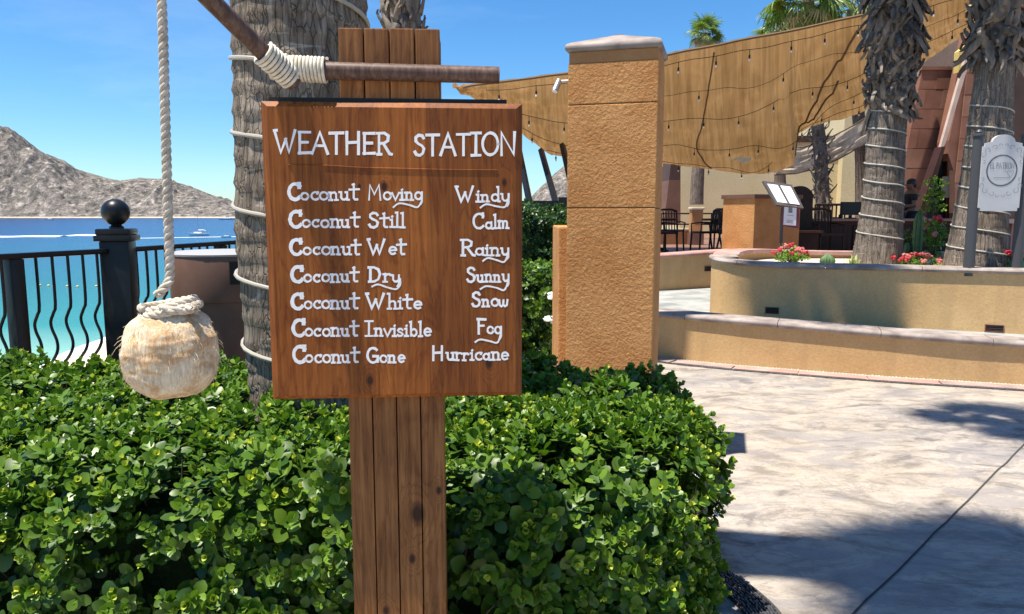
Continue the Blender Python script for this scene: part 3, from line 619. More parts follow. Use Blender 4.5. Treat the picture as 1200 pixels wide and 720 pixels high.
# tiles inside the arc
tl = tag(new_empty('tile_paving', (0.9, 2.4, 0)), kind='structure')
inner = [p for p in arc]
def inside(x, y):
    # to the left/below the arc
    best = min(range(len(inner)), key=lambda i: (inner[i].x - x) ** 2 + (inner[i].y - y) ** 2); i = min(max(best, 1), len(inner) - 2)
    t = inner[i + 1] - inner[i - 1]; return t.x * (y - inner[i].y) - t.y * (x - inner[i].x) < -0.155 * t.length
th_ = -0.12
for i in range(-3, 6):
    for j in range(-3, 8):
        cx, cy = 0.9 + 0.3 * i, 1.6 + 0.3 * j; R_ = Matrix.Rotation(th_, 3, 'Z')
        cs = [R_ @ Vector((x, y, 0)) + Vector((cx, cy, 0)) for x, y in ((-.147, -.147), (.147, -.147), (.147, .147), (-.147, .147))]
        if all(inside(c.x, c.y) for c in cs) and cx > 0.2:
            z = 0.010 + random.uniform(0, .002); mb = MB(); mb.add([(c.x, c.y, 0.002) for c in cs] + [(c.x, c.y, z) for c in cs], [(4, 5, 6, 7), (0, 1, 5, 4), (1, 2, 6, 5), (2, 3, 7, 6), (3, 0, 4, 7)]); mb.build('floor_tile', M['paver'], tl)
# ------------------------------------------------------------ tall pillar
PY = math.radians(-16); pc = Vector((0.87, 4.53, 0)); ex = Vector((math.cos(PY), math.sin(PY), 0)); ey = Vector((-math.sin(PY), math.cos(PY), 0))
# local frame: x right along the front face, y into depth; front right corner = (0,0)
def Lp(q): return pc + ex * q.x + ey * q.y + Vector((0, 0, q.z))
W_, D_ = 0.547, 0.45
pl = thing('stucco_pillar', Lp(Vector((-W_ / 2, D_ / 2, 0))), 'tall square orange stucco pillar with grey pyramid cap behind the hedge', 'pillar')
def pcol(z0, z1, mat, ins=0.0, nm='shaft_block'):
    mb = MB(); mb.chamfer_box((-W_ + ins, ins, z0), (-ins, D_ - ins, z1), 0.006, Lp); return mb.build(nm, mat, pl)
zz = [P(720, y, 4.62).z for y in (410, 244, 122, 73, 59)]
pcol(0, zz[1] - .002, M['pillar']); pcol(zz[1] + .002, zz[2] - .002, M['pillar']); pcol(zz[2] + .002, zz[3], M['pillar']); pcol(zz[3], zz[4], M['pillar_smooth'], 0.004, 'smooth_band')
mb = MB(); mb.chamfer_box((-W_ + .01, .01, 0.0), (-.01, D_ - .01, zz[4]), .002, Lp); mb.build('core', M['seam'], pl)
cp = MB(); ov = 0.016; zc = zz[4] + .001
outl = lambda o, z: [(-W_ - o, -o, z), (o, -o, z), (o, D_ + o, z), (-W_ - o, D_ + o, z)]
lv = [(ov - .012, zc), (ov, zc + .010), (ov + .002, zc + .028), (ov - .006, zc + .046), (ov - .03, zc + .058), (-W_ / 2 + .03, zc + .125), (-W_ / 2 + .0, zc + .13)]
vs = []; 
for o, z in lv: vs += [Lp(Vector(p)) for p in ([(-W_ - o, -o, z), (o, -o, z), (o, D_ + o * (D_ / W_ if o < -.1 else 1), z), (-W_ - o, D_ + o * (D_ / W_ if o < -.1 else 1), z)] if o > -.1 else [(-W_ / 2 - .03, D_ / 2 - .03, z), (-W_ / 2 + .03, D_ / 2 - .03, z), (-W_ / 2 + .03, D_ / 2 + .03, z), (-W_ / 2 - .03, D_ / 2 + .03, z)])]
fs = [(3, 2, 1, 0)] + [(i * 4 + k, i * 4 + (k + 1) % 4, i * 4 + 4 + (k + 1) % 4, i * 4 + 4 + k) for i in range(len(lv) - 1) for k in range(4)] + [tuple((len(lv) - 1) * 4 + k for k in range(4))]
cp.add(vs, fs); cp.build('pyramid_cap', M['cap'], pl, True, angle=50)
# wing wall to its left
wl_ = thing('wing_wall', P(658, 400, 5.2), 'narrow low orange stucco wall end against the left side of the tall pillar', 'wall')
mb = MB(); x0 = P(653.5, 300, 5.25).x; mb.chamfer_box((x0, 5.15, 0), (x0 + .12, 5.9, P(655, 266, 5.15).z), 0.012); mb.build('wall_body', M['pillar'], wl_)
# spotlight on the pillar
lt = thing('spotlight', P(665, 96, 4.75), 'small white tube spotlight fixed to the left side of the tall pillar', 'spotlight')
mb = MB(); mb.tube([P(672, 95, 4.76), P(654, 96, 4.74)], .010, 10); mb.build('mounting_arm', M['fence_white'], lt, True)
mb = MB(); mb.tube([P(655, 95, 4.74), P(650, 107, 4.70)], [.019, .021], 12); mb.build('lamp_head', M['fixture_grey'], lt, True)
mb = MB(); mb.tube([P(650, 107, 4.70), P(649.8, 107.5, 4.699)], .018, 12); mb.build('lens', M['paper'], lt, True)

# ============================================================ WEATHER SIGN
SA = math.radians(4.2); SO = P(460, 295, 1.75); SO.z = 0
sx = Vector((math.cos(SA), math.sin(SA), 0)); sy = Vector((-math.sin(SA), math.cos(SA), 0))
def S(px, py, d=0.0):
    r = ray(px, py); o = Vector((0, 0, CAMZ)) - SO; t = (d - o.dot(sy)) / r.dot(sy); p = o + r * t; return Vector((p.dot(sx), d, p.z))
sign = local(thing('weather_station_sign', SO, 'brown wooden weather station notice board with white lettering on a plank post in the hedge', 'sign', rz=SA))
bl = (S(307, 118).x + S(316, 470).x) / 2; br = (S(613, 121).x + S(611.5, 464).x) / 2; bt = S(460, 119.5).z; bb = S(460, 467).z
kn = [(S(x, y).x, S(x, y).z, r) for x, y, r in ((421, 219, .0055), (450, 219, .010), (434, 446, .011), (573, 426, .012), (591, 214, .008))]
M['board_wood'] = wood_mat('stained_board', (0.155, 0.046, 0.010), (0.26, 0.084, 0.016), (0.39, 0.145, 0.032), knots=kn, plank=0.118, rough=0.50)
ch = 0.016
mb = MB()   # board with a wide chamfer
A = [(bl, .012, bb), (br, .012, bb), (br, .012, bt), (bl, .012, bt)]; Bf = [(bl + ch, 0, bb + ch * .7), (br - ch, 0, bb + ch * .7), (br - ch, 0, bt - ch * .8), (bl + ch, 0, bt - ch * .8)]; Cb = [(x, .034, z) for x, _, z in A]
mb.add(A + Bf + Cb, [(4, 5, 6, 7), (0, 1, 5, 4), (1, 2, 6, 5), (2, 3, 7, 6), (3, 0, 4, 7), (0, 8, 9, 1), (1, 9, 10, 2), (2, 10, 11, 3), (3, 11, 8, 0), (11, 10, 9, 8)])
board = mb.build('notice_board', M['board_wood'], sign)
mb = MB(); mb.box((bl + .012, .036, bb + .02), (br - .035, .050, bt + .013)); mb.build('backing_panel', M['black_board'], sign)
# groove line under the title
mb = MB(); gp = [S(338, 193.5), S(380, 194), S(420, 196.5), S(460, 197.5), S(520, 199), S(583, 199.5)]
mb.tube([p + Vector((0, -.0004, 0)) for p in catmull(gp, 4)], .0013, 6); mb.build('carved_line', M['board_wood'], board)
# post
pL0, pR0 = S(397.5, 33, .052).x, S(516, 33, .052).x; pL1, pR1 = S(412, 700, .052).x, S(523, 700, .052).x
pLx, pRx = (pL0 + pL1) / 2, (pR0 + pR1) / 2; ptop = S(460, 30, .052).z
pw = (pRx - pLx) / 4
for k in range(4):
    mb = MB(); dz = random.uniform(-.001, .001)
    mb.chamfer_box((pLx + k * pw + .0012, .0525 + (0.001 if k % 2 else 0), 0), (pLx + (k + 1) * pw - .0012, .088, ptop - .006 + dz), .003)
    o = mb.build('post_plank', M['post_wood'], sign)
for y0, y1 in ((.0895, .165),):
    mb = MB(); mb.box((pLx + .002, y0, 0), (pRx - .002, y1, ptop - .008)); mb.build('post_core', M['post_wood'], sign)
for k in range(4):
    mb = MB(); mb.chamfer_box((pLx + k * pw + .0012, .166, 0), (pLx + (k + 1) * pw - .0012, .200, ptop - .007), .003); mb.build('post_plank', M['post_wood'], sign)
# stroke lettering ---------------------------------------------------------
def arc_(cx, cy, rx, ry, a0, a1, n=12): return [(cx + rx * math.cos(math.radians(a0 + (a1 - a0) * i / n)), cy + ry * math.sin(math.radians(a0 + (a1 - a0) * i / n))) for i in range(n + 1)]
FT = {
 'o': (.50, [arc_(.24, .24, .19, .22, 0, 360, 16)]), 'c': (.46, [arc_(.25, .24, .19, .22, 48, 312, 12), [(.34, .36), (.38, .46)]]),
 'n': (.54, [[(.0, .45), (.09, .46), (.09, .0)], [(.09, .34), (.18, .45), (.30, .46), (.37, .38), (.38, .0)], [(.01, .0), (.18, .0)], [(.31, .0), (.47, .0)]]),
 'u': (.54, [[(-.01, .45), (.09, .45), (.09, .14), (.15, .03), (.25, .01), (.36, .1)], [(.29, .45), (.38, .45), (.38, .01), (.47, .01)]]),
 't': (.50, [[(.20, .92), (.20, .12), (.26, .02), (.38, .03)], [(-.02, .60), (.47, .63)], [(.14, .90), (.22, .93)]]),
 'm': (.70, [[(.0, .45), (.07, .46), (.07, .0)], [(.07, .34), (.16, .45), (.25, .44), (.29, .36), (.29, .0)], [(.29, .34), (.38, .45), (.48, .44), (.52, .36), (.52, .0)], [(.0, .0), (.14, .0)], [(.46, .0), (.62, .0)]]),
 'v': (.46, [[(.02, .45), (.20, .01), (.40, .46)]]),
 'i': (.28, [[(.03, .44), (.12, .46), (.12, .0)], [(.02, .0), (.22, .0)], [(.11, .62), (.14, .66)]]),
 'g': (.52, [arc_(.22, .24, .18, .21, 0, 360, 14), [(.41, .46), (.41, -.12), (.34, -.27)]]),
 'l': (.28, [[(.03, .90), (.12, .92), (.12, .0)], [(.02, .0), (.22, .0)]]),
 'e': (.48, [[(.07, .24), (.40, .26)] , arc_(.24, .24, .18, .22, 5, 312, 13)]),
 'r': (.42, [[(.0, .45), (.09, .46), (.09, .0)], [(.09, .32), (.18, .44), (.30, .45), (.35, .39)], [(.0, .0), (.19, .0)]]),
 'y': (.50, [[(.02, .46), (.09, .45), (.10, .16), (.18, .04), (.28, .04), (.39, .14)], [(.41, .46), (.41, -.14), (.33, -.28)]]),
 'h': (.52, [[(.0, .92), (.09, .93), (.09, .0)], [(.09, .34), (.18, .45), (.30, .46), (.37, .38), (.38, .0)], [(.0, .0), (.18, .0)], [(.31, .0), (.46, .0)]]),
 's': (.40, [[(.31, .38), (.24, .46), (.12, .45), (.05, .36), (.10, .27), (.25, .21), (.32, .12), (.25, .02), (.12, .0), (.03, .08)]]),
 'b': (.50, [[(.02, .92), (.09, .93), (.09, .02)], arc_(.25, .24, .16, .22, 150, -150, 12)]),
 'd': (.52, [[(.32, .92), (.39, .93), (.39, .0), (.47, .0)], arc_(.22, .24, .17, .21, 30, 330, 12)]),
 'a': (.50, [arc_(.21, .22, .17, .20, 20, 350, 12), [(.38, .45), (.38, .02), (.46, .0)]]),
 'w': (.66, [[(.02, .46), (.06, .10), (.16, .02), (.28, .10), (.30, .44)], [(.30, .12), (.40, .02), (.52, .10), (.56, .46)]]),
 'C': (.78, [arc_(.42, .48, .33, .47, 42, 318, 16), [(.64, .98), (.64, .72)]]), 'M': (.86, [[(.08, 0), (.12, .95), (.38, .35), (.64, .95), (.72, 0)]]),
 'S': (.62, [[(.50, .82), (.42, .94), (.24, .97), (.09, .86), (.09, .68), (.22, .56), (.42, .46), (.52, .32), (.46, .10), (.30, .0), (.12, .04), (.04, .18)]]),
 'W': (1.08, [[(.02, .98), (.30, .03), (.52, .62)], [(.50, .60), (.66, .03), (.92, .98)], [(.0, .98), (.12, .98)]]),
 'D': (.74, [[(.10, 0), (.10, .96)], [(.0, .94), (.30, .95), (.52, .82), (.62, .50), (.52, .16), (.32, .02), (.02, .0)]]),
 'I': (.50, [[(.22, 0), (.22, .95)], [(.0, .95), (.44, .95)], [(.02, .0), (.42, .0)]]),
 'G': (.80, [arc_(.42, .48, .33, .47, 48, 340, 16), [(.44, .42), (.72, .42)], [(.70, .42), (.70, .06)]]),
 'H': (.82, [[(.10, 0), (.10, .96)], [(.62, 0), (.62, .96)], [(.10, .50), (.62, .52)]]),
 'R': (.74, [[(.10, 0), (.10, .95)], [(.0, .94), (.34, .95), (.52, .82), (.50, .60), (.34, .50), (.12, .48)], [(.30, .48), (.58, .02), (.68, .0)], [(.02, .0), (.2, .0)]]),
 'F': (.62, [[(.10, 0), (.10, .96)], [(.02, .96), (.54, .95)], [(.10, .52), (.42, .53)]]),
 'E': (.66, [[(.10, 0), (.10, .96)], [(.06, .95), (.56, .95)], [(.10, .50), (.46, .50)], [(.06, .02), (.58, .04)]]),
 'A': (.82, [[(.02, 0), (.38, .96), (.74, 0)], [(.18, .36), (.58, .36)]]),
 'T': (.68, [[(.32, 0), (.32, .93)], [(.0, .95), (.64, .96)]]),
 'N': (.84, [[(.10, 0), (.10, .95), (.66, .03), (.70, .97)]]),
 'O': (.90, [arc_(.43, .48, .36, .47, 0, 360, 20)]),
 'P': (.62, [[(.08, 0), (.08, .95)], [(.08, .95), (.34, .95), (.48, .80), (.42, .56), (.08, .48)]]), 'L': (.52, [[(.08, .96), (.08, .0), (.46, .0)]]),
 ' ': (.4, []),
}
def ribbon(mb, pts, wd, fn, depth):
    pts = [Vector((p[0], p[1])) for p in pts]; L = len(pts); closed = (pts[0] - pts[-1]).length < 1e-6
    if closed: pts = pts[:-1]; L -= 1
    vs = []
    for i in range(L):
        a = pts[i - 1] if (i > 0 or closed) else None; b = pts[(i + 1) % L] if (i < L - 1 or closed) else None
        d1 = (pts[i] - a).normalized() if a is not None else (b - pts[i]).normalized(); d2 = (b - pts[i]).normalized() if b is not None else d1
        n1 = Vector((-d1.y, d1.x)); n2 = Vector((-d2.y, d2.x)); m = n1 + n2; m = m.normalized() if m.length > 1e-6 else n1
        k = min(1.9, 1 / max(0.3, m.dot(n1))); p = pts[i]
        if a is None: p = p - d1 * wd * .4
        if b is None: p = p + d1 * wd * .4
        ww = wd * random.uniform(.84, 1.14)
        vs += [p + m * ww / 2 * k, p - m * ww / 2 * k]
    fs = [(2 * i, 2 * i + 1, (2 * i + 3) % (2 * L), (2 * i + 2) % (2 * L)) for i in range(L if closed else L - 1)]
    mb.add([fn(v.x, v.y, depth) for v in vs], fs)
def word(text, x0, x1, yb, capw, parent, mat, cap_h=18.5, wt=2.5, wcap=None, slope=0, fnS=S, nm='painted_word', swoosh=None, lift=0.00025):
    tot = sum(FT[c][0] for c in text) - 0.06; first = True
    sc = (x1 - x0) / tot; mb = MB(); x = x0; dep = 0
    for i, c in enumerate(text):
        w_, st = FT[c]
        big = (i == 0 and capw)
        jy = random.uniform(-.35, .35); js = random.uniform(.94, 1.06); jx = random.uniform(-.25, .25)
        for s in st:
            dep += 1; pts = [(x + jx + u * sc * js + random.uniform(-.10, .10), yb + slope * (x - x0) - v * cap_h * js + jy + random.uniform(-.12, .12)) for u, v in s]
            if s[0] == s[-1]: pts[-1] = pts[0]
            ribbon(mb, pts, (wcap or wt) if i == 0 else wt, lambda a, b, d: fnS(a, b, -lift - .00003 * d), dep % 9)
        x += w_ * sc
    if swoosh:
        ribbon(mb, [(p.x, p.y) for p in catmull([(a, b, 0) for a, b in swoosh], 5)], 2.0, lambda a, b, d: fnS(a, b, -lift - .00003 * d), 9)
    return mb.build(nm, mat, parent)
rows = [(215, 234.5, 336.5, 420, 'Moving', 431, 495, 'Windy', 534, 596.5, 236.5), (248, 266.5, 338, 421.5, 'Still', 432, 474, 'Calm', 553, 596.5, 268), (280, 298.5, 339, 422.5, 'Wet', 431, 475, 'Rainy', 540, 596.5, 299.5),
        (312, 330.5, 340, 420.5, 'Dry', 432, 469, 'Sunny', 547, 596.5, 330.5), (344, 362, 340.5, 420, 'White', 429, 494, 'Snow', 553, 596, 359.5), (376, 394, 341.5, 420, 'Invisible', 428, 505, 'Fog', 559, 588, 391.5), (408, 425, 342, 420.5, 'Gone', 429, 474, 'Hurricane', 506, 595.5, 422.5)]
WP = M['white_paint']
word('WEATHER', 321, 459, 179.5, True, board, WP, 26, 3.3, slope=0.012); word('STATION', 485, 604, 182, True, board, WP, 26, 3.3, slope=0.0)
for (yt, yb, xa, xb, w2_, a2, b2, w3_, a3, b3, y3) in rows:
    word('C', xa, xa + 15.5, yb, True, board, WP, 19, 2.6, 4.3); word('oconut', xa + 15.5, xb, yb, False, board, WP, 19, 2.5)
    s2 = {'Moving': [(461, 243), (468, 238.5), (480, 240.5), (489, 243), (494, 236), (494, 230)], 'Dry': [(436, 336), (443, 333.5), (454, 337), (464, 339), (469, 334), (469, 327)]}.get(w2_)
    s3 = {'Windy': [(563, 243.5), (570, 239.5), (582, 242), (592, 242.5), (595.5, 233)], 'Rainy': [(566, 306), (572, 302.5), (582, 305), (591, 307), (595.5, 297)], 'Sunny': [(563, 339), (570, 335.5), (582, 337.5), (591, 340), (595.5, 329)], 'Fog': [(557, 401), (563, 398), (574, 400), (583, 401.5), (587, 391)]}.get(w3_)
    word(w2_, a2, b2, yb, True, board, WP, 18.5, 2.45, 3.0 if w2_ not in ('Invisible', 'Moving') else 2.2, swoosh=s2)
    word(w3_, a3, b3, y3, True, board, WP, 18, 2.4, 2.9, swoosh=s3, slope=-0.008)
# ------------------------------------------------------------ lashed pole, rope, coconut
def Wd(q): return SO + sx * q.x + sy * q.y + Vector((0, 0, q.z))
arm = thing('lashed_pole', Wd(S(380, 82, .02)), 'round brown wooden pole bent upwards at a lashed joint and fixed across the sign post', 'pole')
h0, h1 = Wd(S(338, 82, .022)), Wd(S(585, 88.5, .028)); rp = 0.0195
pts = [h0.lerp(h1, i / 24) for i in range(25)]
mb = MB(); mb.tube(pts, [rp * (1.06 - .06 * i / 24 + .02 * noise.noise(Vector((i * .5, 0, 0)))) for i in range(25)], 20); mb.build('cross_pole', M['pole_wood'], arm, True, angle=50)
d0 = Wd(S(345, 98, .020)); d1 = P(178, -68, 1.50)
pts = [d0.lerp(d1, i / 24) for i in range(25)]
mb = MB(); mb.tube(pts, [rp * (1.0 + .03 * noise.noise(Vector((i * .5, 9, 0)))) for i in range(25)], 20); mb.build('diagonal_pole', M['pole_wood'], arm, True, angle=50)
def coil(path0, path1, rad, turns, rr, ax=1.0, seed=0):
    d = (path1 - path0); u = d.normalized(); a = u.cross(Vector((0, 1, 0))).normalized(); b = u.cross(a); pts = []; n = int(turns * 18)
    for i in range(n + 1):
        t = i / n; ph = 2 * PI * turns * t; rj = rad * (1 + .05 * noise.noise(Vector((t * 9, seed, 0))))
        pts.append(path0 + d * t + (a * math.cos(ph) + b * math.sin(ph) * ax) * rj)
    return pts
mb = MB(); e0 = Wd(S(297, 52, .014)); e1 = Wd(S(343, 93, .016))
e0 = d1.lerp(d0, ((e0 - d1).dot(d0 - d1)) / (d0 - d1).length_squared)
mb.tube(coil(e0, e1, rp + .0065, 9, .0042, seed=1), .0043, 7); mb.tube(coil(Wd(S(331, 80, .02)), Wd(S(383, 82.5, .022)), rp + .007, 12, .0042, seed=4), .0040, 7)
mb.tube(coil(Wd(S(322, 76, .02)), Wd(S(342, 86, .022)), rp + .011, 3, .0042, seed=8), .0043, 7)
mb.build('cord_lashing', M['cord'], arm, True, angle=80)
def strand_rope(mb, path, r, pitch):
    path = resample(catmull(path, 6) if len(path) > 2 else [Vector(p) for p in path], r * 0.55); L = len(path); up = None; s_ = 0
    strands = [[], [], []]
    for i, p in enumerate(path):
        t = (path[min(i + 1, L - 1)] - path[max(i - 1, 0)]).normalized()
        if up is None: up = t.orthogonal().normalized()
        up = (up - t * up.dot(t)).normalized(); sd = t.cross(up); s_ += r * .55
        for k in range(3):
            a = 2 * PI * (s_ / pitch + k / 3); strands[k].append(p + (up * math.cos(a) + sd * math.sin(a)) * r * .52)
    for st in strands: mb.tube(st, r * .56, 7)
cc = P(200.5, 414, 1.5); rC = 54 / F * 1.5 / .985
coco = thing('coconut_rope', P(187, -55, 1.5), 'thick twisted natural rope hanging from the lashed pole and knotted round the coconut', 'rope')
mb = MB(); rtop = d1.lerp(d0, 0.05) + Vector((0, 0, -.0))
strand_rope(mb, [P(187, -64, 1.50), P(188, -30, 1.497), P(191, 40, 1.495), P(194, 150, 1.495), P(197, 250, 1.495), P(199, 318, 1.495), P(196, 333, 1.485), P(184, 347, 1.47)], .0092, .046)
mb.build('hanging_rope', M['rope'], coco, True, angle=80)
mb = MB(); lp = []
for i in range(46):
    a = 2 * PI * i / 20 + 2.5; tt = i / 45; rr_ = .050 + .005 * math.sin(tt * 7)
    lp.append(cc + Vector((math.cos(a) * rr_ + .004, math.sin(a) * rr_, rC * .93 + .022 * tt + .010 * math.cos(a) - .004)))
strand_rope(mb, lp, .0090, .045)
mb.build('rope_loops', M['rope'], coco, True, angle=80)
mb = MB()
mb2 = MB(); ek = cc + Vector((.045, -.035, rC * .98)); strand_rope(mb, [cc + Vector((.01, -.058, rC * 1.02)), ek, ek + Vector((.022, -.005, .006))], .0095, .05)
for i in range(40):
    a = random.uniform(0, 2 * PI); s0 = ek + Vector((.02, -.005, .006)) + Vector((0, math.cos(a), math.sin(a))) * random.uniform(0, .009)
    mb.tube([s0, s0 + Vector((random.uniform(.006, .013), random.uniform(-.008, .008), random.uniform(-.008, .01)))], .0008, 4)
mb.build('frayed_rope_end', M['rope'], coco, True, angle=80)
nut = MB(); n1_, n2_ = 120, 90; nut_o = thing('coconut', cc, 'pale husked coconut hanging from the thick rope beside the weather sign', 'coconut')
def nutf(u, v):
    th = v * PI; ph = u * 2 * PI; d = Vector((math.sin(th) * math.cos(ph), math.sin(th) * math.sin(ph), math.cos(th)))
    sq = 1 + .05 * (1 - abs(d.z) ** 2)
    e_ = 1 / ((abs(d.z) ** 2.7 + math.hypot(d.x, d.y) ** 2.7) ** (1 / 2.7)); p = Vector((d.x * e_, d.y * e_, d.z * e_ * 1.0))
    r = 1 + .07 * noise.noise(d * 2.2 + Vector((1, 5, 2))) + .014 * noise.noise(Vector((d.x * 4, d.y * 4, d.z * 9))) + .010 * noise.noise(Vector((d.x * 22, d.y * 22, d.z * 3)))
    # husk seams
    for z0, dep, wv in ((.42, .030, .10), (.10, .026, .22), (-.34, .010, .25)):
        zz_ = d.z - z0 - wv * noise.noise(Vector((d.x * 1.6, d.y * 1.6, z0 * 9))); r += dep * (1 / (1 + math.exp(-zz_ * -60)) - .5) * (1 if z0 > 0 else .6) * math.exp(-abs(zz_) * 7)
    return p * r * rC / 1.04
vs, fs = grid_mesh(nutf, n1_, n2_); nut.add([cc + v for v in vs], fs); no = nut.build('husk', M['husk'], nut_o, True, angle=80)
hb = MB()
for i in range(260):
    th = random.uniform(.5, 2.6); ph = random.uniform(0, 2 * PI); d = Vector((math.sin(th) * math.cos(ph), math.sin(th) * math.sin(ph), math.cos(th))); p = cc + d * rC * .985
    tdir = Vector((-d.z * d.x, -d.z * d.y, 1 - d.z ** 2)); l = random.uniform(.006, .018) if i > 12 else random.uniform(.02, .035)
    e = p + d * random.uniform(.003, .009) * (2 if i < 12 else 1) - tdir * l + Vector((random.uniform(-.006, .006), 0, 0)); hb.tube([p, (p + e) / 2 + d * .002, e], [.0006, .0005, .0003], 3)
tag(hb.build('loose_fibres', M['husk'], nut_o), kind='stuff')

# ============================================================ PALMS
def trunk_path(pts, n=10): return catmull(pts, n)
def make_trunk(path, radii, ring_amp=.008, ring=0.11, n=40, step=0.03, seed=0):
    d = cum(path); tot = d[-1]; m_ = int(tot / step); mb = MB(); L = []
    for i in range(m_ + 1):
        s_ = tot * i / m_
        for k in range(len(d) - 1):
            if d[k] <= s_ <= d[k + 1] + 1e-6: break
        t = (s_ - d[k]) / max(1e-9, d[k + 1] - d[k]); p = path[k].lerp(path[k + 1], t); f = s_ / tot * (len(radii) - 1); q = int(min(f, len(radii) - 2)); R = radii[q] + (radii[q + 1] - radii[q]) * (f - q)
        L.append((p, R, s_))
    for (p, R, s_) in L:
        for k in range(n):
            a = 2 * PI * k / n; w_ = s_ + .03 * noise.noise(Vector((math.cos(a), math.sin(a), s_ * 2 + seed)))
            fr = (w_ / ring) % 1.0; rr = R + ring_amp * (1 - fr) ** 2.5 - ring_amp * .4 + .012 * noise.noise(Vector((math.cos(a) * 2.5, math.sin(a) * 2.5, s_ * 3 + seed))) * (R / .25)
            rr += .004 * noise.noise(Vector((math.cos(a) * 12, math.sin(a) * 12, s_ * 2.2)))
            mb.v.append(p + Vector((math.cos(a) * rr, math.sin(a) * rr, 0)))
    for i in range(len(L) - 1):
        for k in range(n):
            a = i * n + k; b = i * n + (k + 1) % n; mb.f.append((a, b, b + n, a + n)); mb.m.append(0)
    mb.f.append(tuple(range((len(L) - 1) * n, len(L) * n))); mb.m.append(0)
    return mb, L
def helix_on(L, pitch, rr, z0, z1, ph0, off, sway=.01):
    pts = []; zz_ = L[0][0].z
    def at(z):
        for (p, R, s) in L:
            if p.z >= z: return p, R
        return L[-1][0], L[-1][1]
    nt_ = int((z1 - z0) / pitch * 28)
    for i in range(nt_ + 1):
        z = z1 - (z1 - z0) * i / nt_; a = ph0 + 2 * PI * (z1 - z) / pitch; p, R = at(z); a_ = a
        zz2 = z + sway * noise.noise(Vector((a * .7, z, 0)))
        pts.append(Vector((p.x + math.cos(a_) * (R + off), p.y + math.sin(a_) * (R + off), zz2)))
    return pts
def fan_mesh(name, seed, droop=.5, nseg=26, R=.85):
    r = random.Random(seed); mb = MB(); mb.mi = 1
    mb.tube([(0, 0, 0), (.35, 0, .03), (.75, 0, .02)], [.022, .014, .009], 5); mb.mi = 0
    for k in range(nseg):
        a = math.radians(-135 + 270 * k / (nseg - 1)); l = R * (1 - .22 * abs(a) / 2.4) * r.uniform(.88, 1.05); w_ = .036
        dr = droop * r.uniform(.7, 1.35); vs = []
        for j, t in enumerate((0, .35, .6, .8, 1)):
            x = .75 + math.cos(a) * l * t * (1 - .15 * t * dr); y = math.sin(a) * l * t * (1 - .12 * dr * t); z = .02 + .06 * t * (1 if k % 2 else .7) - dr * l * max(0, t - .3) ** 1.7 * 1.1
            ww = w_ * (.35, 1, .9, .55, .06)[j]; nx, ny = -math.sin(a) * ww, math.cos(a) * ww
            vs += [(x + nx, y + ny, z - .008), (x, y, z + .008), (x - nx, y - ny, z - .008)]
        mb.add(vs, [(3 * j + c, 3 * j + c + 1, 3 * j + c + 4, 3 * j + c + 3) for j in range(4) for c in (0, 1)])
    return mb.mesh(name, [M['frond'], M['stalk']])
fans = [fan_mesh('fan_frond', 1, .45), fan_mesh('fan_frond', 2, .7), fan_mesh('fan_frond', 3, 1.0)]
fan_dry = [m.copy() for m in fans]
for m in fan_dry: m.materials[0] = M['frond_dry']; m.materials[1] = M['frond_dry']
def crown(parent, top, n, sc, seed, rootloc, low=-55, dry=.15):
    r = random.Random(seed)
    for i in range(n):
        el = math.radians(80 - (80 - low) * ((i + .5) / n) ** .9); az = i * 2.39996 + r.uniform(-.25, .25)
        drf = (i / n > .75 and r.random() < dry * 3); me = (fan_dry if drf else fans)[0 if el > .7 else (1 if el > 0 else 2)]
        o = bpy.data.objects.new('frond', me); COL.objects.link(o); o.parent = parent
        rot = Matrix.Rotation(az, 4, 'Z') @ Matrix.Rotation(-el, 4, 'Y') @ Matrix.Rotation(r.uniform(-.5, .5), 4, 'X')
        s = sc * r.uniform(.85, 1.12); o.matrix_local = Matrix.Translation(top - rootloc) @ rot @ Matrix.Scale(s, 4)
def boot_mesh(seed, L=.30, W=.085, curl=.5):
    r = random.Random(seed); mb = MB(); n = 7
    for i in range(n + 1):
        t = i / n; w_ = W * (1 - .75 * t) * (1 + .1 * r.uniform(-1, 1)); x = .02 + L * .35 * math.sin(t * 1.8) * curl * 1.6; z = L * t * (1 - .25 * t * curl); y = .02 * r.uniform(-1, 1) * t
        for k, (a, b) in enumerate(((-1, 0), (-.6, .014), (0, .022), (.6, .014), (1, 0), (0, -.004))): mb.v.append(Vector((x + b * (1 - .6 * t) - .012 * abs(a), y + a * w_ * .5, z)))
    for i in range(n):
        for k in range(6): a = i * 6 + k; b = i * 6 + (k + 1) % 6; mb.f.append((a, b, b + 6, a + 6)); mb.m.append(0)
    mb.f += [tuple(range(6)), tuple(n * 6 + k for k in range(6))]; mb.m += [0, 0]
    return mb
boots = [boot_mesh(i, L, W, c).mesh('leaf_base', M[m], smooth=True, angle=60) for i, (L, W, c, m) in enumerate(((.28, .12, .22, 'boot'), (.22, .10, .35, 'boot'), (.32, .11, .12, 'boot'), (.20, .13, .25, 'boot_dark'), (.26, .09, .5, 'boot_dark')))]
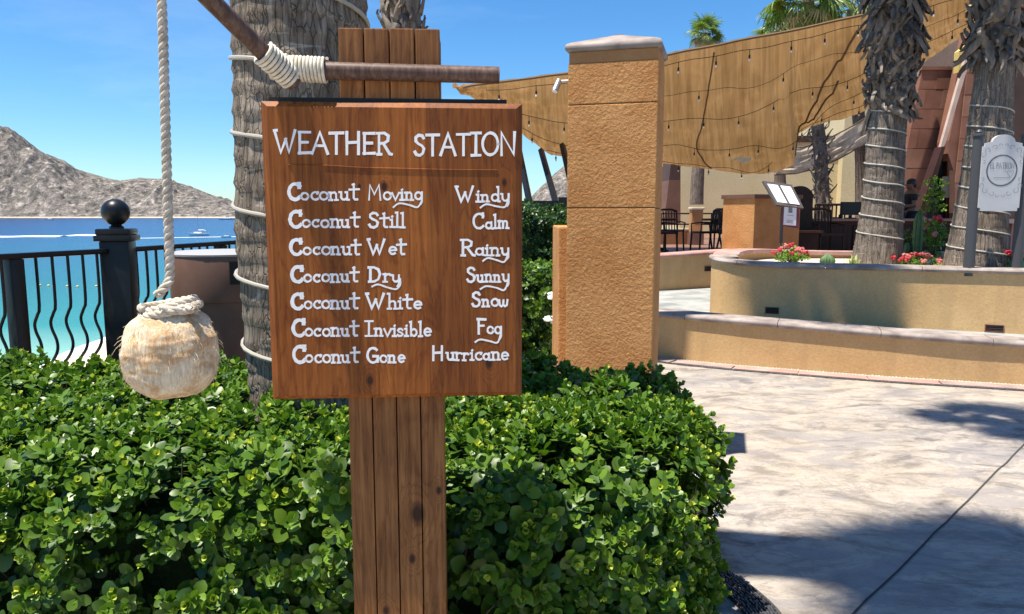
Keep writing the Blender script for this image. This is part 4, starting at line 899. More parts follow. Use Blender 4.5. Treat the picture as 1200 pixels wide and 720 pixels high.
def put_boots(parent, L, z0, z1, n, sc, seed, rootloc, up=.55, lean=.5, crisscross=.6, only=None):
    r = random.Random(seed)
    def at(z):
        for (p, R, s) in L:
            if p.z >= z: return p, R
        return L[-1][0], L[-1][1]
    for i in range(n):
        z = z0 + (z1 - z0) * (i + r.random()) / n; az = i * 2.39996 + r.uniform(-.3, .3); p, R = at(z)
        me = boots[r.choice(only) if only else r.randrange(5)]; o = bpy.data.objects.new('leaf_base', me); COL.objects.link(o); o.parent = parent
        flip = 0 if r.random() < up else PI
        tilt = r.uniform(.05, lean); rot = Matrix.Rotation(az, 4, 'Z') @ Matrix.Rotation(r.uniform(-crisscross, crisscross), 4, 'X') @ Matrix.Rotation(tilt if not flip else PI - tilt - .1, 4, 'Y')
        if flip: rot = rot @ Matrix.Rotation(PI, 4, 'Z')
        s = sc * r.uniform(.75, 1.25)
        o.matrix_local = Matrix.Translation(Vector((p.x + math.cos(az) * R * .93, p.y + math.sin(az) * R * .93, z)) - rootloc) @ rot @ Matrix.Scale(s, 4)
# big palm behind the sign
bx = P(352, 20, 2.95).x
bpath = trunk_path([Vector((bx + .055, 2.95, 0)), Vector((bx + .03, 2.95, .8)), Vector((bx - .015, 2.95, 1.5)), Vector((bx, 2.95, 2.4)), Vector((bx + .01, 2.90, 4)), Vector((bx - .03, 2.4, 8)), Vector((bx - .22, 1.55, 12.2))])
mb, Lb = make_trunk(bpath, [.285, .252, .246, .246, .24, .235, .23, .23], .010, .085, 72, .02, 3)
root = Vector((bx, 2.95, 0)); bpalm = thing('palm_tree', root, 'thick grey palm trunk wound with a white light tube behind the weather sign', 'palm tree')
mb.build('trunk', M['bark'], bpalm, True, angle=60)
mb = MB(); mb.tube(helix_on(Lb, .272, .008, .75, 3.6, PI + 2 * PI * ((3.6 - P(280, 68, 2.95).z) / .272) * -1, .006), .0085, 8); mb.build('light_tube', M['tube'], bpalm, True)
crown(bpalm, bpath[-1], 26, .72, 5, root, low=-25)
# fan palm far behind the post top
fx = P(474, 20, 7.2); root = Vector((fx.x, 7.2, 0)); q = thing('palm_tree', root, 'fan palm with shaggy dark leaf bases showing above the top of the sign post', 'palm tree')
mb, L = make_trunk(trunk_path([root, root + Vector((0, 0, 2)), root + Vector((.02, 0, 4.2)), root + Vector((.45, -.1, 8.5)), root + Vector((1.3, -.2, 12.8))]), [.2, .16, .15, .15], .006, .1, 28, .06, 4); mb.build('trunk', M['bark_far'], q, True)
put_boots(q, L, 2.9, 5.2, 200, .75, 21, root, up=.7, lean=.06); crown(q, L[-1][0], 24, .72, 8, root)
# palm just outside the right edge of the picture, leaning over the plaza
root = Vector((3.5, 2.3, 0)); q = thing('palm_tree', root, 'palm leaning in over the plaza from outside the right edge, its fronds shading the pavement', 'palm tree')
mb, L = make_trunk(trunk_path([root, root + Vector((-.4, .35, 2)), root + Vector((-1.0, 1.2, 5)), root + Vector((-1.95, 2.35, 8.2))]), [.22, .16, .14, .13], .008, .12, 24, .1, 6); mb.build('trunk', M['bark_far'], q, True)
crown(q, L[-1][0], 11, .56, 77, root, low=5)
# planter palm 1
def path_px(rows_, Y): return [P(x, y, Y) for x, y in rows_]
pp = path_px(((1027, 313), (1034, 240), (1038, 170), (1043, 120), (1046, 60), (1048, 0)), 9.3); pp = [Vector((pp[0].x - .01, 9.3, .85))] + pp[1:] + [pp[-1] + Vector((.08, 0, 1.2)), pp[-1] + Vector((.15, 0, 3.0))]
root = pp[0].copy(); q = thing('palm_tree', root, 'left planter palm with coiled cable and a shaggy collar of dark dry leaf bases', 'palm tree')
mb, L = make_trunk(trunk_path(pp), [.30, .235, .215, .20, .22, .24, .22, .19], .006, .09, 48, .03, 1); mb.build('trunk', M['bark_far'], q, True, angle=60)
zt_ = P(1040, 128, 9.3).z
mb = MB(); mb.tube(helix_on(L, .212, .005, P(1030, 290, 9.3).z, zt_ + .05, 1.2, .006), .0085, 7); mb.build('light_cable', M['tube_thin'], q, True)
put_boots(q, L, zt_ - .02, P(1046, 30, 9.3).z, 280, .92, 31, root, up=.6, lean=.20, crisscross=.85)
put_boots(q, L, P(1046, 45, 9.3).z, P(1046, -60, 9.3).z, 120, 1.15, 33, root, up=.0, lean=.5, crisscross=.3, only=(2, 4, 3))
crown(q, L[-1][0], 34, 1.25, 9, root, low=-50)
# planter palm 2
pp = path_px(((1143, 316), (1151, 240), (1158, 170), (1163, 110), (1167, 60), (1172, 0)), 8.5); pp = [Vector((pp[0].x - .02, 8.5, .85))] + pp[1:] + [pp[-1] + Vector((.18, 0, 1.2)), pp[-1] + Vector((.3, 0, 2.8))]
root = pp[0].copy(); q = thing('palm_tree', root, 'right planter palm with coiled cable rising behind the white restaurant sign', 'palm tree')
mb, L = make_trunk(trunk_path(pp), [.34, .26, .22, .18, .17, .17, .18, .18], .006, .09, 48, .03, 2); mb.build('trunk', M['bark_far'], q, True, angle=60)
mb = MB(); mb.tube(helix_on(L, .225, .005, P(1140, 300, 8.5).z, P(1160, 120, 8.5).z, 2.2, .006), .0085, 7); mb.build('light_cable', M['tube_thin'], q, True)
put_boots(q, L, P(1163, 75, 8.5).z, P(1172, -40, 8.5).z, 170, 1.1, 41, root, up=.45, lean=.28, crisscross=.9)
crown(q, L[-1][0], 34, 1.25, 19, root, low=-50)
# slim palms behind the dining terrace
def far_palm(pxb, pyb, Y, pxt, pyt, rad, label, seed, n=26, sc=1.0, boots_n=0, zb=0.75, bz=None):
    b = P(pxb, pyb, Y); b.z = zb; t = P(pxt, pyt, Y); root = b.copy(); q = thing('palm_tree', root, label, 'palm tree', 'fan palms behind the shade sails')
    m1 = b.lerp(t, .35); m1.x += (P(pxb, pyb, Y).x - t.x) * .12
    mb, L = make_trunk(trunk_path([b, m1, b.lerp(t, .7), t]), [rad * 1.15, rad, rad * .95, rad * .95], .008, .14, 18, .12, seed); mb.build('trunk', M['bark_far'], q, True)
    if boots_n: put_boots(q, L, bz[0], bz[1], boots_n, .9, seed + 3, root, up=.6, lean=.7)
    crown(q, t, n, sc, seed + 5, root, low=-60, dry=.3); return q
far_palm(816, 246, 25, 826, 40, .2, 'slim palm behind the sail whose small crown stands alone in the sky', 51, 22, .50, zb=1.9)
far_palm(966, 262, 19.5, 946, 2, .17, 'thin shaggy trunk under the ragged netting with its crown above the sail', 61, 30, .80, 70, bz=(P(960, 245, 19.5).z, P(958, 150, 19.5).z))
far_palm(915, 250, 27, 910, 38, .2, 'palm hidden behind the sail with only a small frond tuft above its edge', 71, 20, .62)
far_palm(1012, 250, 24, 1000, 12, .2, 'palm crown peeping over the sail left of the shaggy planter palm', 81, 26, .9)

# ============================================================ HEDGE
def leaf_template(seed, nleaf=10, size=.045):
    r = random.Random(seed); V = []; Q = []; MI = []
    T = (0, .22, .5, .8, 1.0); Wp = (.10, .33, .50, .40, .10)
    for i in range(nleaf):
        lay = i // 2; az = (i % 2) * PI + lay * 1.45 + r.uniform(-.25, .25); inner = lay / (nleaf / 2 - 1); el = math.radians(12 + 62 * inner + r.uniform(-12, 12)); l = size * (1.05 - .55 * inner) * r.uniform(.85, 1.15); w_ = l * r.uniform(.78, .95)
        b = len(V); ca, sa = math.cos(az), math.sin(az); cup = r.uniform(.15, .5); tw = r.uniform(-.4, .4)
        for t, wp in zip(T, Wp):
            for c in (-1, 0, 1):
                x = l * t + .004; y = c * wp * w_; z = cup * abs(c) * wp * w_ * .6 - l * .25 * t * t * (1 - inner) + tw * y * .5
                x2 = x * math.cos(el) - z * math.sin(el); z2 = x * math.sin(el) + z * math.cos(el)
                V.append((x2 * ca - y * sa, x2 * sa + y * ca, z2 + .012 * lay - .02))
        for j in range(4):
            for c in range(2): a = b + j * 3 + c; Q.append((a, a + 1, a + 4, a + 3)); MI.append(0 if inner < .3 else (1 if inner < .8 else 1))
    # young centre
    yn = r.random()
    for i in range(4 if yn < .45 else 0):
        az = i * 2.1 + r.uniform(0, 1); el = math.radians(58); l = size * .38; b = len(V); ca, sa = math.cos(az), math.sin(az)
        for t, wp in zip(T, Wp):
            for c in (-1, 0, 1):
                x = l * t; y = c * wp * l * .8; z = abs(c) * wp * l * .3; x2 = x * math.cos(el) - z * math.sin(el); z2 = x * math.sin(el) + z * math.cos(el); V.append((x2 * ca - y * sa, x2 * sa + y * ca, z2 + .035))
        for j in range(4):
            for c in range(2): a = b + j * 3 + c; Q.append((a, a + 1, a + 4, a + 3)); MI.append(2)
    return np.array(V), np.array(Q), np.array(MI)
TPL = [leaf_template(i, 10 if i % 2 else 8, .043 if i < 5 else .036) for i in range(8)]
TM = [M['leaf_a'], M['leaf_b'], M['leaf_c']]
TMESH = [np_mesh('leaf_sprig', V, Q, MI, TM) for V, Q, MI in TPL]
def orient(nrm, spin):
    z = nrm / np.linalg.norm(nrm, axis=1, keepdims=True); h = np.where(np.abs(z[:, 2:3]) < .9, np.array([[0, 0, 1.0]]), np.array([[1.0, 0, 0]])); x = np.cross(h, z); x /= np.linalg.norm(x, axis=1, keepdims=True); y = np.cross(z, x)
    c, s = np.cos(spin)[:, None], np.sin(spin)[:, None]; return np.stack([x * c + y * s, -x * s + y * c, z], 2)
def scatter(pos, nrm, scl, tpls=TPL):
    R = orient(nrm, rng.uniform(0, 2 * PI, len(pos))); which = rng.integers(0, len(tpls), len(pos)); Vs, Qs, Ms = [], [], []; off = 0
    for t, (V, Q, MI) in enumerate(tpls):
        id_ = np.where(which == t)[0]
        if not len(id_): continue
        W = np.einsum('nij,vj->nvi', R[id_], V) * scl[id_][:, None, None] + pos[id_][:, None, :]; n = len(id_); nv = len(V)
        Vs.append(W.reshape(-1, 3)); Qs.append((Q[None] + (np.arange(n) * nv)[:, None, None] + off).reshape(-1, 4)); Ms.append(np.tile(MI, n)); off += n * nv
    return np.concatenate(Vs), np.concatenate(Qs), np.concatenate(Ms), R, which
HX0, HX1, HY0, HY1, HZ = -2.62, 0.83, 1.99, 3.60, 0.865
def bulge(x, y, z): return .085 * noise.noise(Vector((x * 3.1, y * 3.1, z * 3.1))) + .04 * noise.noise(Vector((x * 6, y * 6, z * 6 + 9)))
def hedge_pts(n, inset=0.0, x0=HX0, x1=HX1, y0=HY0, y1=HY1, zt=HZ, rad=.25, jit=.03, zmin=.03, sides='tfrb', amp=1.0):
    """points and normals on a rounded, uneven clipped block"""
    x0 += inset; x1 -= inset; y0 += inset; y1 -= inset; zt -= inset
    A = {'t': (x1 - x0) * (y1 - y0), 'f': (x1 - x0) * zt, 'r': (y1 - y0) * zt, 'b': (x1 - x0) * zt * .5}; tot = sum(A[s] for s in sides); P_, N_ = [], []
    for s in sides:
        for _ in range(int(n * A[s] / tot)):
            a, b = random.random(), random.random()
            if s == 't': p = Vector((x0 + (x1 - x0) * a, y0 + (y1 - y0) * b, zt)); nr = Vector((0, 0, 1))
            elif s == 'f': p = Vector((x0 + (x1 - x0) * a, y0, zt * b)); nr = Vector((0, -1, 0))
            elif s == 'r': p = Vector((x1, y0 + (y1 - y0) * a, zt * b)); nr = Vector((1, 0, 0))
            else: p = Vector((x0 + (x1 - x0) * a, y1, zt * b)); nr = Vector((0, 1, 0))
            # round the edges: push towards inner box
            q = Vector((min(max(p.x, x0 + rad), x1 - rad), min(max(p.y, y0 + rad), y1 - rad), min(p.z, zt - rad))); d = p - q
            if d.length > 1e-6: p = q + d.normalized() * rad; nr = d.normalized()
            if x1 < 1.0 and p.x > 0 and p.y < 3.0 and y0 < 2.2: p = Vector((p.x * (1 - (3.0 - p.y) * .36), p.y, p.z))
            p = p + nr * (bulge(p.x, p.y, p.z) * amp + random.uniform(-jit, jit * .8))
            if p.z < zmin: continue
            P_.append(p); N_.append((nr + Vector((random.uniform(-.6, .6), random.uniform(-.6, .6), random.uniform(-.2, .8)))).normalized())
    return P_, N_
hr = Vector((-.8, 2.2, 0)); hedge = thing('front_hedge', hr, 'broad clipped glossy green hedge with yellow young tips around the weather sign', 'hedge')
Pp, Nn = hedge_pts(5600)
P2, N2 = hedge_pts(2400, .075, jit=.03, amp=.9)
keep = lambda p: not ((p - Vector((bx + .03, 2.95, p.z))).length < .27)
# dark hollows in the front face where growth is thinner
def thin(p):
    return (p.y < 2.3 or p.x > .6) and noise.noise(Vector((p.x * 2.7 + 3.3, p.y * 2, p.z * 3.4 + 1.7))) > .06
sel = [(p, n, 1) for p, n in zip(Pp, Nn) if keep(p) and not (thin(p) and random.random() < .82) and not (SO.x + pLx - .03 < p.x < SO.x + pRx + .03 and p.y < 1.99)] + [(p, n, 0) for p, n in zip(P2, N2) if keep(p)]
# a sprig that laps over the left edge of the post
for px, py in ((392, 556), (400, 568), (388, 578), (380, 560), (402, 580), (372, 572), (396, 590), (384, 545)):
    sel.append((P(px, py, random.uniform(1.80, 1.86)), Vector((.2, -.8, .5)), 1))
pos = np.array([tuple(s[0]) for s in sel]); nrm = np.array([tuple(s[1]) for s in sel]); scl = rng.uniform(.70, 1.32, len(sel)) * np.where(rng.random(len(sel)) < .12, 1.18, .97)
# nearest outer sprigs become parts of their own
dist = np.linalg.norm(pos - np.array([0, 0, 1.6]), axis=1); vis = np.array([s[2] == 1 for s in sel]) & (pos[:, 2] > .40) & (pos[:, 0] > -1.45) & ((pos[:, 1] < 2.3) | (pos[:, 2] > .8)); order = np.argsort(np.where(vis, dist, 99))[:290]
R = orient(nrm[order], rng.uniform(0, 2 * PI, len(order)))
for i, id_ in enumerate(order):
    o = bpy.data.objects.new('leaf_sprig', TMESH[i % 8]); COL.objects.link(o); o.parent = hedge
    Mx = Matrix([list(r) for r in R[i]]).to_4x4(); o.matrix_local = Matrix.Translation(Vector(pos[id_]) - hr) @ Mx @ Matrix.Scale(float(scl[id_]), 4)
mask = np.ones(len(sel), bool); mask[order] = False
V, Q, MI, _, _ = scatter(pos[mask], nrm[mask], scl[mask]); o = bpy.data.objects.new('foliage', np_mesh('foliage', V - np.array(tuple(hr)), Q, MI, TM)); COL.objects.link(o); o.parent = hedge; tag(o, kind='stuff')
tw = MB()
for i in range(420):
    k = random.randrange(len(Pp)); p = Pp[k]
    if not keep(p): continue
    n = Nn[k]; e = p - n * random.uniform(.10, .25) + Vector((random.uniform(-.05, .05), random.uniform(0, .1), -random.uniform(.05, .2))); e.y = max(e.y, p.y); tw.tube([p, (p + e) / 2 + Vector((0, 0, .01)), e], [.0022, .003, .004], 4, False)
tag(tw.build('twigs', M['twig'], hedge), kind='stuff')
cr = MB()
def coref(u, v):   # dark rounded shell standing in for the shade between the leaves
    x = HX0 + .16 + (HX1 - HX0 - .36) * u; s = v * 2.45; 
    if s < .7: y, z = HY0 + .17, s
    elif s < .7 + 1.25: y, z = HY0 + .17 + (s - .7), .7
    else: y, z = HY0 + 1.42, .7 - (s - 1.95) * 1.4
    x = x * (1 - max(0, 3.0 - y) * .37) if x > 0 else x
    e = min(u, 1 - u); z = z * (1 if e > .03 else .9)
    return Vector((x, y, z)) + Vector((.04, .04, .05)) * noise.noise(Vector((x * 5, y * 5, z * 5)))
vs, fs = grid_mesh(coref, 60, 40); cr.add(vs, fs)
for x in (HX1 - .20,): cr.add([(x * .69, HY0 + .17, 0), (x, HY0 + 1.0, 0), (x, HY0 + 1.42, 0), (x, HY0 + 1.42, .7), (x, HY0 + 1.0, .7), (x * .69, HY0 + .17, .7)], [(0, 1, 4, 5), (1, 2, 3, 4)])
tag(cr.build('shade_fill', M['core'], hedge, True), kind='stuff')
fl = MB()
for i in range(26):
    k = random.randrange(len(Pp)); p = Pp[k] + Nn[k] * .035
    if not keep(p) or p.z < .3: continue
    q = Nn[k].to_track_quat('Z', 'Y').to_matrix()
    for j in range(5):
        a = 2 * PI * j / 5; fl.add([p, p + q @ Vector((math.cos(a - .3) * .009, math.sin(a - .3) * .009, .003)), p + q @ Vector((math.cos(a) * .016, math.sin(a) * .016, .002)), p + q @ Vector((math.cos(a + .3) * .009, math.sin(a + .3) * .009, .003))], [(0, 1, 2, 3)])
tag(fl.build('small_white_flowers', M['petal'], hedge), kind='stuff')
# hedges behind
def back_hedge(label, x0, x1, y0, y1, zt, n, sc, mats, seed):
    r = Vector(((x0 + x1) / 2, y0, 0)); h = thing('hedge', r, label, 'hedge'); a, b = hedge_pts(n, 0, x0, x1, y0, y1, zt, .12, .05); a2, b2 = hedge_pts(n // 2, .1, x0, x1, y0, y1, zt, .12, .04)
    pos = np.array([tuple(p) for p in a + a2]); nr = np.array([tuple(p) for p in b + b2]); V, Q, MI, _, _ = scatter(pos, nr, rng.uniform(.8, 1.3, len(pos)) * sc)
    o = bpy.data.objects.new('foliage', np_mesh('foliage', V - np.array(tuple(r)), Q, MI, mats)); COL.objects.link(o); o.parent = h; tag(o, kind='stuff')
    c = MB(); c.box((x0 + .15, y0 + .15, 0), (x1 - .15, y1 - .1, zt - .15)); tag(c.build('shade_fill', M['core'], h), kind='stuff'); return h  # dark box stands in for shade deep in the hedge
back_hedge('sunlit mid-height green hedge with white blooms between the sign and the tall pillar', P(470, 300, 6.4).x, P(652, 300, 6.4).x, 6.4, 7.2, P(630, 316, 6.4).z, 900, 1.1, TM, 1)
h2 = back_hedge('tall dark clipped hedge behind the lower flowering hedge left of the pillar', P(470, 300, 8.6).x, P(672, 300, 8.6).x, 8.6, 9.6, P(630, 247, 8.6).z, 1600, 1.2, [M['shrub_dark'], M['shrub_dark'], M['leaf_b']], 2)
for i, (px, py) in enumerate(((649, 349), (647, 375))):
    f = thing('white_blossom', P(px, py, 6.3), ('upper' if i == 0 else 'lower') + ' white blossom cluster on the hedge beside the tall pillar', 'flower'); r_ = random.Random(i)
    for k in range(7):
        mb = MB(); mb.blob(P(px, py, 6.3) + Vector((r_.uniform(-.05, .05), r_.uniform(-.04, .02), r_.uniform(-.025, .03))), .024, 2, k, .5, (1.3, 1, .7)); mb.build('petal_clump', M['petal'], f, True)

# ============================================================ RAILING, BIN, BOATS
def rail_prof():  # (z, outward offset)
    return [(1.37, 0), (1.12, 0), (1.07, .018), (1.02, .045), (.975, .040), (.92, .012), (.87, .008), (.82, .035), (.75, .10), (.66, .15), (.55, .165), (.44, .14), (.34, .08), (.25, .03), (.16, 0), (.10, 0)]
def rail_section(a, b, root, seed, posts, skip=.12):
    a, b = Vector(a), Vector(b); d = (b - a); L = d.length; u = d.normalized(); out = Vector((-u.y, u.x, 0)) 
    mb = MB(); up = Vector((0, 0, 1))
    fn = lambda q: a + u * q.x + out * q.y + up * q.z
    mb.chamfer_box((0, -.028, 1.37), (L, .028, 1.40), .006, fn); mb.build('top_rail', M['black_metal'], root, True)
    mb = MB(); mb.box((0, -.014, .07), (L, .014, .10), fn); mb.build('bottom_rail', M['black_metal'], root)
    s = .05
    prof_ = catmull([Vector((o, z, 0)) for z, o in rail_prof()], 3)
    tmpl = MB(); tmpl.tube([Vector((0, p.x, p.y)) for p in prof_], .0085, 6); tm = tmpl.mesh('baluster', M['black_metal'], smooth=True, angle=50)
    while s < L - .04:
        if not any(abs(s - q) < .055 for q in posts):
            o = bpy.data.objects.new('baluster', tm); COL.objects.link(o); o.parent = root
            o.matrix_local = Matrix.Translation(a + u * s - Vector(root.location)) @ Matrix.Rotation(math.atan2(u.y, u.x), 4, 'Z')
        s += .092
    for q in posts:
        mb = MB(); mb.chamfer_box((q - .034, -.034, 0), (q + .034, .034, 1.37), .004, fn); mb.build('small_post', M['black_metal'], root, True)
pA, pB, pC = Vector((-2.62, 3.55, 0)), Vector((-2.318, 4.36, 0)), Vector((-2.06, 5.70, 0)); u0 = (pB - pA).normalized()
r_ = thing('railing', pA, 'black bellied metal railing section left of the ball-topped post above the beach', 'railing'); rail_section(pA - u0 * 2.0, pB - u0 * .10, r_, 1, [2.0 + .33 - .10, 1.0])
u1 = (pC - pB).normalized(); r_ = thing('railing', pB, 'black metal railing section running behind the brown bin', 'railing'); rail_section(pB + u1 * .10, pB + u1 * 8.0, r_, 2, [.95, 2.4, 4.2, 6.0])
bpst = thing('railing_post', pB, 'stout square black railing post topped with a black ball', 'post')
def bfn(q): 
    a_ = math.radians(12); return pB + Vector((q.x * math.cos(a_) - q.y * math.sin(a_), q.x * math.sin(a_) + q.y * math.cos(a_), q.z))
mb = MB(); mb.chamfer_box((-.079, -.079, 0), (.079, .079, 1.44), .008, bfn); mb.build('post_shaft', M['black_metal'], bpst, True, angle=30)
mb = MB(); mb.chamfer_box((-.100, -.100, 1.441), (.100, .100, 1.475), .005, bfn); mb.chamfer_box((-.092, -.092, 1.475), (.092, .092, 1.513), .010, bfn); mb.build('post_cap', M['black_metal'], bpst, True, angle=30)
zb = P(135, 249, 4.36).z; prof_ = [(.040, 1.513), (.040, 1.523), (.030, 1.53), (.028, zb - .072)] + [(.078 * math.sin(t), zb - .078 * math.cos(t)) for t in np.linspace(.36, PI - .02, 18)]
mb = MB(); mb.lathe(prof_, (pB.x, pB.y, 0), 32); mb.build('ball_finial', M['black_metal'], bpst, True, angle=50)
# bin
bc = P(262, 300, 4.5); R_ = abs(P(203, 300, 4.5).x - bc.x); zt = P(262, 296, 4.5).z
bn = thing('litter_bin', (bc.x, 4.5, 0), 'round brown litter bin with grey rim and black slot behind the hedge', 'bin'); zl = P(262, 352, 4.5 - R_).z
mb = MB(); mb.lathe([(R_ * .93, 0), (R_ * .95, zl - .02)], (bc.x, 4.5, 0), 48); mb.build('bin_body', M['bin'], bn, True, angle=40)
mb = MB(); mb.lathe([(R_ * .99, zl - .018), (R_ * 1.0, zl), (R_, zt - .02), (R_ * .99, zt - .012)], (bc.x, 4.5, 0), 48); lid = mb.build('bin_hood', M['bin'], bn, True, angle=40)
mb = MB(); mb.lathe([(R_ * 1.01, zt - .011), (R_ * 1.015, zt), (R_ * .9, zt + .010), (.05, zt + .016)], (bc.x, 4.5, 0), 48); mb.build('rim', M['bin_rim'], bn, True, angle=40)
mb = MB(); zo0, zo1 = P(276, 334, 4.5 - R_ * .9).z, P(276, 307, 4.5 - R_ * .9).z; xo0, xo1 = P(269, 320, 4.5 - R_ * .9).x, P(284, 320, 4.5 - R_ * .9).x
for i in range(6):
    xa = xo0 + (xo1 - xo0 + .05) * i / 6 - bc.x; xb = xo0 + (xo1 - xo0 + .05) * (i + 1) / 6 - bc.x; ya = -math.sqrt((R_ * 1.006) ** 2 - xa ** 2); yb = -math.sqrt((R_ * 1.006) ** 2 - xb ** 2)
    mb.add([(bc.x + xa, 4.5 + ya, zo0), (bc.x + xb, 4.5 + yb, zo0), (bc.x + xb, 4.5 + yb, zo1), (bc.x + xa, 4.5 + ya, zo1), (bc.x + xa, 4.5 + ya + .02, zo0), (bc.x + xb, 4.5 + yb + .02, zo0), (bc.x + xb, 4.5 + yb + .02, zo1), (bc.x + xa, 4.5 + ya + .02, zo1)], [(0, 1, 2, 3), (3, 2, 6, 7), (0, 4, 5, 1)])
mb.build('slot', M['black'], bn)
# boats
def boat(px, py, length, h, label, mast=0, cabin=False, head=0.0):
    c = G(px, py, -7.0); r = thing('sailing_yacht' if mast else 'motor_boat', c, label, 'sailing boat' if mast else 'boat')
    ch_, sh_ = math.cos(head), math.sin(head); fn = lambda x, y, z: c + Vector((x * ch_ - y * sh_, x * sh_ + y * ch_, z)); mb = MB(); st = [(-.5, .55), (-.35, .8), (0, 1), (.3, .75), (.45, .3), (.52, .04)]; B = length * .15; vs = []
    for x, w_ in st: vs += [fn(x * length, -w_ * B, h * (1 + .25 * max(0, x))), fn(x * length * .9, -w_ * B * .5, -.1), fn(x * length * .9, w_ * B * .5, -.1), fn(x * length, w_ * B, h * (1 + .25 * max(0, x)))]
    fs = [(i * 4 + k, i * 4 + (k + 1) % 4, i * 4 + 4 + (k + 1) % 4, i * 4 + 4 + k) for i in range(5) for k in range(4)] + [(3, 2, 1, 0), (20, 21, 22, 23)]; mb.add(vs, fs); mb.build('hull', M['white_hull'], r)
    bxf = lambda lo, hi: [lo, hi]
    mb = MB(); mb.chamfer_box((-.15 * length, -B * .45, h), (.22 * length, B * .45, h * 1.55), .08, lambda q: fn(q.x, q.y, q.z)); mb.build('cabin', M['white_hull'], r)
    if mast:
        mb = MB(); mb.tube([fn(.02 * length, 0, h), fn(.02 * length, 0, mast)], [.09, .06], 6); mb.tube([fn(.02 * length, 0, h * 2.1), fn(-.36 * length, 0, h * 1.9)], .09, 6); mb.build('mast', M['fixture_grey'], r)
        mb = MB(); mb.tube([fn(.5 * length, 0, h * 1.2), fn(.02 * length, 0, mast * .97)], .02, 4); mb.tube([fn(-.5 * length, 0, h), fn(.02 * length, 0, mast * .97)], .02, 4); mb.build('rigging', M['fixture_grey'], r)
        mb = MB(); mb.tube([fn(.0, 0, h * 2.3), fn(-.2 * length, 0, h * 2.35), fn(-.36 * length, 0, h * 2.1)], [.22, .18, .12], 6); mb.build('furled_sail', M['white_hull'], r, True)
    else:
        mb = MB(); mb.box((-.05 * length, -B * .35, h * 1.56), (.12 * length, B * .35, h * 1.9), lambda q: fn(q.x, q.y, q.z)); mb.build('windscreen', M['frame_grey'], r)
boat(233, 276.5, 8.0, .95, 'white sailing yacht with bare mast moored in the bay', mast=11.0, head=PI)
boat(265, 278.5, 3.6, .5, 'small white motor boat just right of the moored yacht', head=.1)
boat(58, 258.2, 12, 1.3, 'distant white boat below the left slope of the headland', head=.2)
boat(266, 258.0, 22, 2.3, 'distant white launch close to the far shore beside the palm trunk', head=0)
for i, (px, py) in enumerate(((47, 335), (57, 335.5), (63, 336), (79, 336), (91, 336.5), (113, 336))):
    c = G(px, py, -7); b_ = thing('buoy', c, ['leftmost', 'second', 'third', 'fourth', 'fifth', 'rightmost'][i] + ' of the small yellow buoys floating off the beach', 'buoy', 'swimming line buoys'); mb = MB(); mb.blob(c + Vector((0, 0, .06)), .16, 2, i, 0, (1, 1, .8)); mb.build('float', M['yellow'], b_, True)

# ============================================================ SHADE SAILS
scol = [(530, 103, 103.5), (555, 98, 118), (580, 95, 136), (615, 91, 164), (640, 87, 182), (668, 84, 184), (720, 74, 186), (777, 63, 192), (840, 51, 200), (865, 46, 203), (900, 39, 202), (924, 34, 197), (930, 32, 160), (970, 25, 142), (1010, 17, 126), (1028, 12, 106), (1070, 0, 78), (1110, -10, 50), (1150, -22, 22), (1190, -34, -8)]
def sail_at(u, v):
    x = 530 + 660 * u
    for (a, ta, ba), (b, tb, bb_) in zip(scol, scol[1:]):
        if a <= x <= b: f = (x - a) / (b - a); tp = ta + (tb - ta) * f; bt_ = ba + (bb_ - ba) * f; break
    Yn = 13.6 - .4 * u; Yf = (13.9 + 4.6 * min(1, u * 3.2)) - 4.0 * max(0, u - .6) / .4
    lo = Vector(P(x + 6 * v, bt_, Yf)); hi = Vector(P(x, tp, Yn)); p = hi.lerp(lo, v)
    sag = math.sin(v * PI) * .25 * min(1, u * 5)
    wr = .050 * noise.noise(Vector((u * 105, v * 2.0, 0))) + .03 * math.sin(u * 210 + 2 * math.sin(v * 5)) * abs(noise.noise(Vector((u * 9, v * 3, 7)))) * 1.5 + .05 * noise.noise(Vector((u * 16, v * 3, 4)))
    # gathered folds fanning from the lower corner
    dx = u - .60; cr_ = .045 * (1 - abs(noise.noise(Vector((u * 30 + v * 6, v * 7, 2))) * 2)) - .06 * (1 - abs(math.sin(v * 4.2 * PI))) ** 4; wr += cr_; fold = .16 * math.sin(26 * (u * 1.1 + v * .35)) * math.exp(-((u - .64) / .10) ** 2)
    ed = min(1, 7 * min(v, 1 - v) + .12); wr *= ed
    scal = .018 * abs(math.sin(u * 90)) * (v > .98)
    return p + Vector((0, 0, -sag + wr + fold * (.3 + v) * .5 - scal))
NU, NV = 330, 48; vs, fs = grid_mesh(sail_at, NU, NV)
sl = thing('shade_sail', sail_at(.5, .5), 'huge tan cloth shade sail sweeping up to the right over the terrace', 'shade sail'); hole = lambda i, j: abs((j + .5) / NV - .835) < .038 * max(0, 1 - abs((i + .5) / NU - .508) / .022)
mb = MB(); mb.add(vs, [f for k, f in enumerate(fs) if not hole(k % NU, k // NU)])
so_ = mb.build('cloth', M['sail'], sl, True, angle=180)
def set_uv(o, nu, nv):
    me = o.data; uv = me.uv_layers.new(name='UVMap'); n = nu + 1
    for l in me.loops: i = l.vertex_index; uv.data[l.index].uv = ((i % n) / nu, (i // n) / nv)
set_uv(so_, NU, NV)
def seam(uv, r=.02, nm='seam'):
    mb = MB(); pts = catmull([Vector((a, b, 0)) for a, b in uv], 10); mb.tube([sail_at(min(1, max(0, p.x)), min(1, max(0, p.y))) + Vector((0, 0, -.03)) for p in pts], r, 5); mb.build(nm, M['sail_seam'], sl, True)
seam([(0.02, 0), (.3, 0), (.6, 0), (.99, 0)], .022, 'edge_rope'); seam([(.465, .03), (.445, .4), (.43, .7), (.452, .97)], .016); 
